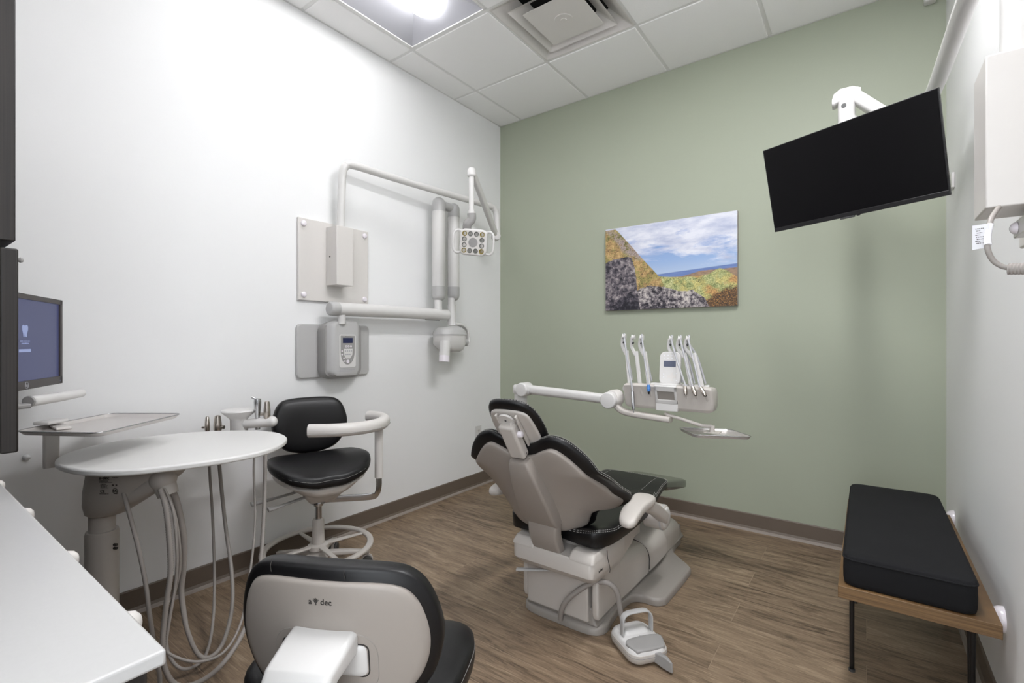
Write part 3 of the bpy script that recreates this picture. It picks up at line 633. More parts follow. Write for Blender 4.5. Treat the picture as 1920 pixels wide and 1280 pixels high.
# ------------------------------------------------------------------ delivery cart with oval table
def cart():
    px, py = -2.115, 0.495
    t = thing('instrument_cart', 'white oval-topped dental cart on a grey column beside the quartz counter', 'instrument cart', (px, py, 0))
    outl = [(-2.145, 0.38), (-2.043, 0.379), (-1.947, 0.399), (-1.863, 0.442), (-1.811, 0.499), (-1.777, 0.575), (-1.747, 0.665), (-1.734, 0.765), (-1.745, 0.856), (-1.794, 0.942), (-1.885, 1.025), (-1.984, 1.062), (-2.086, 1.066), (-2.197, 1.022), (-2.306, 0.927), (-2.368, 0.811), (-2.392, 0.691), (-2.371, 0.57), (-2.319, 0.482), (-2.24, 0.415)]
    O = [(p.x, p.y) for p in crom([(a, b_, 0) for a, b_ in outl], 6, True)]
    part('table_top', MB().prism(O, 0.745, 0.765, lambda a, b_, h: Vector((a, b_, h))), 'top', t, bevel=0.006)
    col_ = part('column', MB().lathe([(0, 0.04), (0.0455, 0.04), (0.0465, 0.50), (0.0445, 0.51), (0, 0.51)], (px, py, 0)), 'cart', t)
    part('column_neck', MB().cyl((px, py, 0.50), (px, py, 0.585), 0.0375, n=32), 'cart', t)
    part('lock_knob', MB().cyl((px + 0.040, py + 0.022, 0.462), (px + 0.050, py + 0.028, 0.462), 0.0045, n=10).cyl((px + 0.040, py + 0.022, 0.450), (px + 0.050, py + 0.028, 0.450), 0.0045, n=10), 'print', col_)
    def es(cx, cy, z, a, b_, rot=35, n=36, pw=2.4):
        r = math.radians(rot); o = []
        for k in range(n):
            th = 2 * PI * k / n; u = a * math.copysign(abs(math.cos(th)) ** (2 / pw), math.cos(th)); v = b_ * math.copysign(abs(math.sin(th)) ** (2 / pw), math.sin(th))
            o.append(Vector((cx + u * math.cos(r) - v * math.sin(r), cy + u * math.sin(r) + v * math.cos(r), z)))
        return o
    hs = part('housing', MB().loft([es(px + 0.012, py + 0.01, 0.568, 0.050, 0.048), es(px + 0.015, py + 0.012, 0.573, 0.060, 0.055), es(px + 0.035, py + 0.025, 0.605, 0.090, 0.068), es(px + 0.065, py + 0.045, 0.65, 0.124, 0.076), es(px + 0.095, py + 0.066, 0.70, 0.152, 0.080), es(px + 0.112, py + 0.078, 0.746, 0.170, 0.082)]), 'cart', t, ang=50)
    # printed label lines on the side facing the camera
    ax = Vector((math.cos(math.radians(35)), math.sin(math.radians(35)), 0)); nrm = Vector((ax.y, -ax.x, 0))
    lc = Vector((px + 0.080, py + 0.056, 0.690)) + nrm * 0.081
    ay = Vector((0, 0, 1)) + nrm * 0.06
    txt = lambda s, sz, dx, dz, nm='label_text', al='LEFT': text(nm, s, sz, lc + ax * dx + ay * dz, ax, ay, 'print', hs, depth=0.0008, align=al)
    txt('a-dec', 0.016, -0.035, 0.022); strokes('fine_print', [(-0.035, 0.012, 0.03), (-0.035, 0.008, 0.045), (-0.03, 0.001, 0.018), (-0.03, -0.003, 0.024), (-0.03, -0.007, 0.022), (-0.03, -0.011, 0.026), (-0.035, -0.031, 0.03), (0.01, 0.024, 0.02), (0.012, -0.030, 0.014)], 0.0022, lc + nrm * 0.0006, ax, ay, 'print', hs); txt('CE', 0.012, -0.033, -0.023); txt('UL', 0.012, 0.010, -0.021); strokes('fine_print', [(0.008, -0.001, 0.007), (0.020, -0.001, 0.007)], 0.004, lc + nrm * 0.0006, ax, ay, 'print', hs)
    part('label_ring', MB().tube([lc + ax * (0.0175 + 0.0085 * math.cos(q * PI / 10)) + ay * (-0.0205 + 0.0085 * math.sin(q * PI / 10)) + nrm * 0.001 for q in range(21)], 0.0007, n=6, sm=False), 'print', hs)
    # swivel hose connector
    c = Vector((-1.935, 0.585, 0.665))
    part('hose_connector', MB().tube([(-1.985, 0.545, 0.645), (-1.95, 0.565, 0.665), (-1.905, 0.595, 0.692)], 0.033, n=18).sphere((-1.893, 0.602, 0.697), 0.040), 'cart', t, ang=70)
    part('connector_cuff', MB().cyl((-1.893, 0.602, 0.695), (-1.876, 0.612, 0.645), 0.034, 0.030), 'cart', t)
    part('support_plate', MB().prism([(p[0] * 0.55 + -1.9 * 0.45 + 0.02, p[1] * 0.55 + 0.75 * 0.45) for p in O[::4]], 0.735, 0.746, lambda a, b_, h: Vector((a, b_, h))), 'cart', t, bevel=0.004)
    # holder bar behind the table
    bar = part('holder_bar', MB().tube([(-2.20, 0.95, 0.728), (-2.32, 0.96, 0.725), (-2.40, 0.955, 0.725)], 0.014, sm=False).tube([(-2.20, 0.95, 0.728), (-2.24, 1.06, 0.728), (-2.20, 1.12, 0.73)], 0.014, sm=False), 'cart', t)
    part('holder_cup', MB().lathe([(0, 0.0), (0.036, 0.0), (0.036, 0.075), (0.045, 0.085), (0.068, 0.105), (0.073, 0.112), (0.070, 0.118), (0.045, 0.122), (0, 0.123)], (-2.311, 1.03, 0.728)), 'white', t, ang=50)
    part('holder_arm', MB().cyl((-2.30, 1.035, 0.778), (-2.175, 1.135, 0.793), 0.021, 0.024, n=22, r_end=0.02), 'white', t, ang=60)
    # tray post and clip
    part('tray_post', MB().sweep([(-2.31, 0.40, 0.715), (-2.31, 0.40, 0.79), (-2.305, 0.40, 0.867)], rrect(0.042, 0.03, 0.008), up=(1, 0, 0), sm=False), 'pale', t)
    part('tray_clip', MB().obox((-2.262, 0.392, 0.881), (-0.62, 0.79, 0), (0.79, 0.62, 0), (0, 0, 1), 0.078, 0.055, 0.012), 'white', t, bevel=0.005)
    part('tray_arm', MB().box(-2.33, -2.18, 0.39, 0.43, 0.859, 0.868), 'pale', t, bevel=0.003)
    # base with casters
    bs = part('cart_base', MB().lathe([(0, 0.055), (0.10, 0.055), (0.075, 0.09), (0.062, 0.12), (0, 0.12)], (px, py, 0)), 'cart', t)
    for k in range(5):
        a = 2 * PI * k / 5 + 0.2; d = Vector((math.cos(a), math.sin(a), 0)); p0 = Vector((px, py, 0.085)); p1 = p0 + d * 0.125 - Vector((0, 0, 0.02))
        l = part('base_leg', MB().sweep([p0 + d * 0.05, p1], rrect(0.045, 0.03, 0.01), sm=False), 'cart', t, bevel=0.004)
        part('caster', MB().cyl(Vector((p1.x, p1.y, 0.025)) + d.cross(Vector((0, 0, 1))) * 0.014, Vector((p1.x, p1.y, 0.025)) - d.cross(Vector((0, 0, 1))) * 0.014, 0.025, n=20), 'darkgrey', l)
    # hoses
    A = [(-1.885, 0.598, 0.675), (-1.866, 0.612, 0.634), (-1.846, 0.627, 0.536), (-1.862, 0.640, 0.403), (-1.891, 0.631, 0.290), (-1.922, 0.621, 0.175), (-1.913, 0.627, 0.085), (-1.885, 0.660, 0.034), (-1.908, 0.730, 0.024), (-2.026, 0.805, 0.055), (-2.128, 0.854, 0.184), (-2.221, 0.885, 0.392), (-2.287, 0.898, 0.604), (-2.369, 0.924, 0.725)]
    B = [(-1.898, 0.613, 0.676), (-1.898, 0.638, 0.621), (-1.899, 0.662, 0.494), (-1.920, 0.671, 0.375), (-1.926, 0.667, 0.282), (-1.892, 0.668, 0.182), (-1.862, 0.690, 0.086), (-1.848, 0.724, 0.054), (-1.885, 0.785, 0.061), (-1.965, 0.850, 0.132), (-2.051, 0.886, 0.237), (-2.168, 0.911, 0.396), (-2.251, 0.924, 0.604), (-2.333, 0.951, 0.725)]
    Cc = [(-1.857, 0.594, 0.675), (-1.833, 0.612, 0.596), (-1.823, 0.619, 0.456), (-1.829, 0.615, 0.351), (-1.819, 0.597, 0.258), (-1.816, 0.587, 0.178), (-1.802, 0.597, 0.147), (-1.769, 0.658, 0.106), (-1.742, 0.728, 0.112), (-1.800, 0.810, 0.156), (-1.910, 0.890, 0.255), (-2.047, 0.976, 0.403), (-2.174, 1.031, 0.593), (-2.250, 1.075, 0.735)]
    Dd = [(-1.844, 0.578, 0.681), (-1.828, 0.591, 0.604), (-1.817, 0.599, 0.431), (-1.816, 0.587, 0.315), (-1.814, 0.576, 0.201), (-1.807, 0.581, 0.107), (-1.796, 0.614, 0.041), (-1.755, 0.669, 0.045), (-1.735, 0.734, 0.088), (-1.785, 0.821, 0.146), (-1.912, 0.926, 0.240), (-2.039, 1.007, 0.396), (-2.134, 1.061, 0.593), (-2.214, 1.101, 0.735)]
    E_ = [(-1.965, 0.515, 0.66), (-1.924, 0.520, 0.595), (-1.903, 0.535, 0.500), (-1.883, 0.550, 0.379), (-1.872, 0.558, 0.275), (-1.864, 0.564, 0.206), (-1.856, 0.570, 0.128), (-1.844, 0.578, 0.067), (-1.80, 0.56, 0.015)]
    part('smooth_hose', MB().tube(A, 0.0055, n=12), 'hose', t, ang=60)
    part('ribbed_hose', MB().tube(B, 0.0078, n=12, rib=0.0035), 'hose', t, ang=60)
    part('thin_hose', MB().tube(Cc, 0.0045, n=12), 'hose', t, ang=60)
    part('ribbed_hose', MB().tube(Dd, 0.0085, n=12, rib=0.004), 'hose', t, ang=60)
    part('supply_cord', MB().tube(E_, 0.0065, n=12), 'hose', t, ang=60)
    part('hose_bundle', MB().tube(B[:6], lambda k: 0.0135 - 0.0056 * k, n=14), 'hose', t, ang=60)
    # instruments parked in the holder
    def valve(x, y, z, r, h, lab, knob=1):
        v = tag(part('suction_valve', MB().lathe([(0, 0), (r * 0.8, 0), (r, 0.012), (r, h * 0.5), (r * 0.72, h - 0.003), (r * 0.4, h), (0, h)], (x, y, z)), 'steel', ang=50), lab, 'suction handpiece', 'suction valves on the cart')
        part('lever_knob', MB().cyl(Vector((x, y, z + h * 0.3)), Vector((x + 0.024 * knob, y + 0.017 * knob, z + h * 0.3)), r * 0.5, n=14), 'steel', v)
    valve(-2.430, 0.945, 0.742, 0.0105, 0.072, 'smaller steel suction valve, farther left of the pair behind the oval table', -0.8)
    valve(-2.388, 0.972, 0.742, 0.0165, 0.078, 'larger steel suction valve just left of the white holder cup', 1)
    valve(-2.205, 1.105, 0.80, 0.0145, 0.085, 'tall steel suction valve right of the air syringe beside the black stool back', -1)
    s = tag(part('air_syringe', MB().lathe([(0, 0), (0.011, 0), (0.010, 0.06), (0.014, 0.10), (0.0155, 0.125), (0.0145, 0.14), (0, 0.142)], (-2.242, 1.08, 0.755)), 'chrome', ang=50), 'chrome air-water syringe with bent nozzle standing behind the holder cup', 'syringe')
    part('nozzle', MB().tube([(-2.244, 1.079, 0.888), (-2.252, 1.073, 0.896), (-2.262, 1.064, 0.902)], 0.005, n=10), 'chrome', s)
cart()
def tray(name, C4, z, label, base):
    # rounded rectangle tray through four corners (given in order), raised rolled rim
    P = [Vector((x, y, 0)) for x, y in C4]; c = sum(P, Vector()) / 4; O = []
    for i in range(4):
        p, a, b_ = P[i], P[i - 1], P[(i + 1) % 4]; r = 0.035
        pa = p + (a - p).normalized() * r; pb = p + (b_ - p).normalized() * r
        for k in range(7):
            s = k / 6; O.append(pa * (1 - s) ** 2 + p * 2 * s * (1 - s) + pb * s * s)
    sc = lambda k, zz: [c + (p - c) * k + Vector((0, 0, zz)) for p in O]
    mb = MB(); n = len(O)
    mb.loft([sc(0.90, z), sc(0.94, z), sc(0.985, z + 0.011), sc(1.0, z + 0.012), sc(1.003, z + 0.010), sc(0.99, z + 0.007), sc(0.945, z - 0.0025), sc(0.90, z - 0.0025)], caps=True)
    o = part(name, mb, 'satin', ang=50); tag(o, label, 'tray')
    rim = sc(1.0, z + 0.0115); part('rolled_rim', MB().tube(rim + [rim[0]], 0.0022, n=8, sm=False), 'chrome', o, ang=70, local=True); return o
tray('instrument_tray', [(-2.200, 0.292), (-1.936, 0.446), (-2.200, 0.766), (-2.437, 0.593)], 0.870 - 0.012, 'empty steel instrument tray held above the oval white table', None)

# ------------------------------------------------------------------ monitor on its arm, console tower, counter
def monitor():
    e1 = Vector((-2.357, 0.436, 0)); d = Vector((0.877, -0.480, 0)).normalized(); n = Vector((0.480, 0.877, 0)).normalized()
    W, z0, z1 = 0.52, 1.006, 1.306
    t = thing('computer_monitor', 'computer monitor with a blue screen partly behind the dark tower', 'monitor', tuple(e1 + d * W / 2 + Vector((0, 0, 0.97))))
    F = lambda a, b_, h: e1 + d * a + Vector((0, 0, b_)) + n * h
    def frame(a0, a1, b0, b1, h0, h1): return MB().add([F(a, b_, h) for a in (a0, a1) for b_ in (b0, b1) for h in (h0, h1)], [(0, 1, 3, 2), (4, 6, 7, 5), (0, 4, 5, 1), (2, 3, 7, 6), (0, 2, 6, 4), (1, 5, 7, 3)])
    part('casing', frame(0, W, z0, z1, -0.035, -0.004), 'blackp', t, bevel=0.006)
    bz = MB()
    for q in ((0, 0.018, z0, z1), (W - 0.018, W, z0, z1), (0, W, z1 - 0.016, z1), (0, W, z0, z0 + 0.027)):
        m2 = frame(*q, -0.006, 0.003); bz.add(m2.v, m2.f)
    b = part('bezel', bz, 'monbezel', t, smooth=False)
    s = part('screen', frame(0.018, W - 0.018, z0 + 0.027, z1 - 0.016, -0.005, -0.002), 'blue', t, smooth=False)
    text('logo', 'hp', 0.016, F(0.265, z0 + 0.0135, 0.0033), -d, (0, 0, 1), 'mark', b, depth=0.0003)
    part('logo_ring', MB().tube([F(0.265 + 0.0105 * math.cos(q * PI / 10), z0 + 0.0135 + 0.0105 * math.sin(q * PI / 10), 0.0034) for q in range(21)], 0.0008, n=6, sm=False), 'mark', b)
    part('power_light', MB().cyl(F(0.02, z0 + 0.011, 0.003), F(0.02, z0 + 0.011, 0.0036), 0.0015, n=8), 'icon', b)
    tooth = [(-0.022, 0.028), (-0.010, 0.034), (0, 0.029), (0.012, 0.034), (0.023, 0.026), (0.022, 0.006), (0.016, -0.012), (0.012, -0.034), (0.004, -0.03), (0.001, -0.012), (-0.004, -0.03), (-0.012, -0.034), (-0.016, -0.012), (-0.023, 0.006)]
    tp = crom([(x, y, 0) for x, y in tooth], 4, True)
    part('tooth_icon', MB().prism([(0.262 + p.x * 0.8, 1.19 + p.y * 0.55) for p in tp], -0.002, -0.0016, lambda a, b_, h: F(a, b_, h)), 'icon', s, smooth=False)
    part('progress_bar', frame(0.225, 0.300, 1.124, 1.133, -0.002, -0.0016), 'icon', s, smooth=False)
    strokes('caption', [(-0.03, 0.003, 0.06), (-0.022, -0.005, 0.044)], 0.004, F(0.262, 1.156, -0.0018), -d, (0, 0, 1), 'icon', s)
    part('mount', MB().add([F(a, b_, h) for a, b_, h in ((0.30, z0, 0), (0.50, z0, 0), (0.50, z0 - 0.04, 0), (0.40, z0 - 0.04, 0), (0.30, z0, -0.03), (0.50, z0, -0.03), (0.50, z0 - 0.04, -0.03), (0.40, z0 - 0.04, -0.03))], [(0, 1, 2, 3), (7, 6, 5, 4), (0, 4, 5, 1), (1, 5, 6, 2), (2, 6, 7, 3), (3, 7, 4, 0)]), 'blackp', t, bevel=0.002)
    return t
monitor()
def mon_arm():
    t = thing('monitor_arm', 'white bar arm under the blue-screened monitor', 'monitor arm', (-1.95, 0.02, 0.82))
    part('grip_bar', MB().sweep([(-2.045, 0.305, 0.975), (-2.17, 0.395, 0.972), (-2.29, 0.475, 0.971)], rrect(0.040, 0.032, 0.015), sm=False, scale=lambda k: 1 - 0.1 * k), 'white', t, bevel=0.006)
    part('end_disc', MB().lathe([(0, 0.003), (0.014, 0.003), (0.017, 0)], (-2.045, 0.305, 0.975), (0.80, -0.60, 0)), 'midgrey', t)
    part('link_arm', MB().sweep([(-2.02, 0.30, 0.965), (-2.0, 0.2, 0.965), (-1.95, 0.02, 0.965)], rrect(0.035, 0.014, 0.005), sm=False), 'midgrey', t)
    part('post', MB().cyl((-1.95, 0.02, 0.82), (-1.95, 0.02, 1.12), 0.02), 'midgrey', t)
    part('post_base', MB().lathe([(0, 0), (0.06, 0), (0.058, 0.01), (0.025, 0.016), (0, 0.016)], (-1.95, 0.02, 0.82)), 'midgrey', t)
    part('head_bracket', MB().sweep([(-1.95, 0.02, 1.11), (-2.02, 0.12, 1.12), (-2.12, 0.262, 1.14)], rrect(0.03, 0.03, 0.006), sm=False), 'midgrey', t)
mon_arm()
def tower():
    t = thing('wall_cabinet', 'tall dark wood cabinet tower hung over the counter at the left edge', 'cabinet', (-1.64, -0.1, 0.918))
    part('carcass', MB().box(-1.80, -1.488, YF, 0.172, 0.93, 2.6), 'walnut', t, smooth=False, bevel=0.001)
    part('door', MB().box(-1.80, -1.478, 0.174, 0.2, 1.373, 2.6), 'walnut', t, bevel=0.0025)
    d = part('door', MB().box(-1.80, -1.474, 0.176, 0.204, 0.918, 1.357), 'walnut', t, bevel=0.004)
    part('knob', MB().lathe([(0, 0.010), (0.004, 0.009), (0.006, 0.005), (0.004, 0)], (-1.49, 0.204, 1.335), (0, 1, 0)), 'midgrey', d)
tower()
def counter():
    o = part('countertop', MB().box(XL, -0.618, YF, 0.2, 0.8025, 0.82), 'quartz', bevel=0.0035)
    tag(o, 'white speckled quartz countertop in the lower left foreground', 'countertop')
    o2 = part('backsplash', MB().box(XL, XL + 0.02, YF, 0.2, 0.82, 0.835), 'quartz', o, bevel=0.003, local=True)
    t = thing('base_cabinet', 'dark wood base cabinet under the white quartz countertop', 'cabinet', (-1.5, -0.1, 0))
    part('carcass', MB().box(XL, -0.66, YF, 0.155, 0.1, 0.8025), 'walnut', t, smooth=False)
    part('toe_kick', MB().box(XL, -0.70, YF, 0.11, 0, 0.1), 'dark', t, smooth=False)
    part('end_panel', MB().box(-0.66, -0.64, YF, 0.155, 0.1, 0.80), 'walnut', t, smooth=False)
    xs = (-0.662, -0.99, -1.345, -1.70, -2.10, XL + 0.002)
    for k in range(5):
        d = part('door', MB().box(xs[k + 1] + 0.002, xs[k] - 0.002, 0.172, 0.196, 0.11, 0.795), 'walnut', t, bevel=0.002)
        kx = (-0.827, -1.154, -1.53, -1.90, -2.30)[k]
        part('knob', MB().lathe([(0, 0.041), (0.008, 0.040), (0.014, 0.035), (0.017, 0.026), (0.015, 0.018), (0.008, 0.010), (0.008, 0)], (kx, 0.196, 0.764), (0, 1, 0)), 'pale', d)
counter()

# ------------------------------------------------------------------ stools
def stool_seat(t, hw, y0, y1, z, th, mat_='black', tilt=0.0):
    yc = (y0 + y1) / 2; hl = (y1 - y0) / 2
    out = [(0, -hl), (hw * 0.55, -hl * 0.97), (hw * 0.92, -hl * 0.70), (hw, -hl * 0.15), (hw * 0.98, hl * 0.45), (hw * 0.78, hl * 0.88), (hw * 0.35, hl), (-hw * 0.35, hl), (-hw * 0.78, hl * 0.88), (-hw * 0.98, hl * 0.45), (-hw, -hl * 0.15), (-hw * 0.92, -hl * 0.70), (-hw * 0.55, -hl * 0.97)]
    fn = lambda x, y, h: Vector((x, yc + y, z + h + 0.012 * (x / hw) ** 2 * (1 if h > 0 else 0) - tilt * (y + hl) - 0.02 * max(0, y / hl) ** 2))
    s = part('seat', MB().pillow(out, fn, th * 0.5, th * 0.5, pw=4, rings=10), mat_, t, local=True, ang=80)
    k = [(p.x, p.y) for p in crom([(x * 0.992, y * 0.992, 0) for x, y in out], 5, True)]
    part('seam', MB().tube([fn(x, y, 0.003) for x, y in k] + [fn(*k[0], 0.003)], 0.0008, n=6, sm=False), 'stitch', s, local=True)
    return s
def stool_back(t, outl, yb, zc, rec, wrap, th, shell_k=None, mat_='black'):
    fn = lambda x, y, h: Vector((x, yb + wrap * (x / 0.2) ** 2 - rec * y + h, zc + y + h * rec))
    b = part('backrest', MB().pillow(outl, fn, th, th * 0.25, pw=3.5, rings=10, centre=(0, 0)), mat_, t, local=True, ang=80)
    return b, fn
OUT_BACK = [(0, 0.137), (0.11, 0.133), (0.158, 0.116), (0.186, 0.075), (0.203, 0.01), (0.198, -0.045), (0.175, -0.095), (0.13, -0.142), (0.06, -0.165), (0, -0.168), (-0.06, -0.165), (-0.13, -0.142), (-0.175, -0.095), (-0.198, -0.045), (-0.203, 0.01), (-0.186, 0.075), (-0.158, 0.116), (-0.11, 0.133)]
def stool_base(t, cy, ztop, ring=None, colr='taupe'):
    c = Vector((0, cy, 0))
    part('gas_lift', MB().cyl(c + Vector((0, 0, 0.22)), c + Vector((0, 0, ztop)), 0.016, n=20), 'chrome', t, local=True)
    part('column_sleeve', MB().lathe([(0, 0.10), (0.030, 0.10), (0.028, 0.262), (0.024, 0.27), (0, 0.27)], c), colr, t, local=True)
    hb = part('hub', MB().lathe([(0, 0.075), (0.05, 0.078), (0.045, 0.105), (0.034, 0.115), (0, 0.115)], c), colr, t, local=True)
    for k in range(5):
        a = 2 * PI * k / 5 + 0.35; d = Vector((math.cos(a), math.sin(a), 0)); s = d.cross(Vector((0, 0, 1)))
        p0 = c + d * 0.03 + Vector((0, 0, 0.092)); p1 = c + d * 0.245 + Vector((0, 0, 0.068))
        l = part('base_leg', MB().sweep([p0, p0.lerp(p1, 0.5) + Vector((0, 0, 0.004)), p1], rrect(0.036, 0.024, 0.008), scale=lambda q: 1.15 - 0.4 * q), colr, t, local=True, bevel=0.002)
        w_ = c + d * 0.235; w_.z = 0.026
        for sg in (-1, 1):
            part('caster', MB().cyl(w_ + s * 0.005 * sg, w_ + s * 0.021 * sg, 0.026, n=22, r_end=0.004), 'darkgrey', l, local=True)
        part('caster_hood', MB().cyl(w_ + s * 0.007 + Vector((0, 0, 0.003)), w_ - s * 0.007 + Vector((0, 0, 0.003)), 0.029, n=22), colr, l, local=True)
    if ring:
        z, R = ring
        rg = part('foot_ring', MB().loft([[c + Vector(((R + a) * math.cos(2 * PI * k / 64), (R + a) * math.sin(2 * PI * k / 64), z + b_)) for a, b_ in rrect(0.032, 0.016, 0.006, 3)] for k in range(64)], closed=True), colr, t, local=True, ang=60)
        sp = MB()
        for k in range(4):
            a = 2 * PI * k / 4 + 0.15; d = Vector((math.cos(a), math.sin(a), 0))
            sp.sweep([c + d * 0.02 + Vector((0, 0, z + 0.012)), c + d * 0.07 + Vector((0, 0, z + 0.006)), c + d * (R - 0.005) + Vector((0, 0, z))], rrect(0.034, 0.012, 0.005), scale=lambda q: 1.2 - 0.65 * q)
        sp.lathe([(0.031, -0.01), (0.05, -0.008), (0.048, 0.012), (0.034, 0.018), (0.031, 0.018)], c + Vector((0, 0, z)))
        part('ring_spokes', sp, colr, rg, local=True, ang=50)

# stool in the foreground, seen from behind
def doctor_stool():
    t = thing('dental_stool', 'black stool in the foreground, its beige plastic back shell turned to the viewer', 'stool', (-0.795, 0.512, 0), rz=math.radians(28))
    b, fn = stool_back(t, OUT_BACK, 0.006, 0.615, 0.12, 0.035, 0.055)
    inner = [(0, 0.108), (0.09, 0.107), (0.135, 0.099), (0.160, 0.080), (0.176, 0.046), (0.185, 0.0), (0.18, -0.045), (0.158, -0.09), (0.115, -0.128), (0.05, -0.148), (-0.05, -0.148), (-0.115, -0.128), (-0.158, -0.09), (-0.18, -0.045), (-0.185, 0.0), (-0.176, 0.046), (-0.160, 0.080), (-0.135, 0.099), (-0.09, 0.107)]
    sh = part('back_shell', MB().pillow(inner, lambda x, y, h: fn(x, y + 0.006, -0.010 - h), 0.010, 0.004, pw=7, rings=8, centre=(0, 0)), 'shell', t, local=True, ang=80)
    for x in (0.035, -0.115):
        part('seam', MB().tube([fn(x, 0.136 - 0.001, 0.0), fn(x + 0.004, 0.128, -0.011), fn(x + 0.006, 0.118, -0.012)], 0.0009, n=6), 'seam', b, local=True)
    ax = Vector((1, 0, 0)); ay = Vector((0, -0.12, 1))
    lc = fn(0.0, 0.078, -0.0205)
    text('maker_logo', 'a', 0.0155, lc + ax * -0.0235, ax, ay, 'print', sh, depth=0.0005, local=True)
    text('maker_logo', 'dec', 0.0155, lc + ax * 0.007, ax, ay, 'print', sh, depth=0.0005, local=True)
    fan = MB()
    for k in range(-2, 3):
        a = k * 0.42; p0 = lc + ax * -0.0125 + ay * -0.003
        fan.tube([p0, p0 + ax * math.sin(a) * 0.007 + ay * math.cos(a) * 0.010], 0.0007, n=5, sm=False)
    fan.tube([lc + ax * -0.0125 + ay * -0.006, lc + ax * -0.0125 + ay * 0.004], 0.001, n=5, sm=False)
    part('logo_tree', fan, 'print', sh, local=True)
    # outlined socket plate and white support arm
    rr = [(-0.004 + x, -0.038 + y) for x, y in rrect(0.20, 0.115, 0.04, 8)]
    part('socket_groove', MB().tube([fn(x, y, -0.0195 - 0.0) for x, y in rr] + [fn(*rr[0], -0.0195)], 0.0011, n=6, sm=False), 'taupe', sh, local=True)
    r2 = [(-0.004 + x, -0.031 + y) for x, y in rrect(0.168, 0.062, 0.012, 5)]
    part('socket_rim', MB().tube([fn(x, y, -0.020) for x, y in r2] + [fn(*r2[0], -0.020)], 0.0013, n=6, sm=False), 'seam', sh, local=True)
    part('socket', MB().pillow(r2, lambda x, y, h: fn(x, y, -0.016 - h), 0.008, 0.002, pw=8, rings=4, smooth=False), 'white', sh, local=True, ang=60)
    def sec(x, y, z, w_, h_, tilt):
        ct, st = math.cos(tilt), math.sin(tilt)
        return [Vector((x + a, y - b_ * st, z + b_ * ct)) for a, b_ in rrect(w_, h_, 0.012, 5)]
    part('support_arm', MB().loft([sec(-0.002, -0.01, 0.616, 0.128, 0.045, 0.0), sec(-0.002, -0.035, 0.612, 0.126, 0.044, 0.25), sec(-0.008, -0.075, 0.594, 0.122, 0.042, 0.75), sec(-0.012, -0.10, 0.556, 0.118, 0.042, 1.2), sec(-0.012, -0.108, 0.496, 0.112, 0.04, 1.5), sec(-0.007, -0.095, 0.420, 0.10, 0.038, 1.75), sec(-0.002, -0.02, 0.385, 0.095, 0.034, 2.7), sec(0.008, 0.10, 0.380, 0.09, 0.034, PI)]), 'white', t, local=True, ang=50, bevel=0.003)
    stool_seat(t, 0.225, -0.01, 0.335, 0.462, 0.075)
    part('seat_pan', MB().pillow([(0.12, -0.13), (0.15, 0), (0.12, 0.12), (0, 0.14), (-0.12, 0.12), (-0.15, 0), (-0.12, -0.13), (0, -0.15)], lambda x, y, h: Vector((x, 0.165 + y, 0.41 + h)), 0.02, 0.035, pw=4), 'shell', t, local=True)
    stool_base(t, 0.165, 0.39)
doctor_stool()

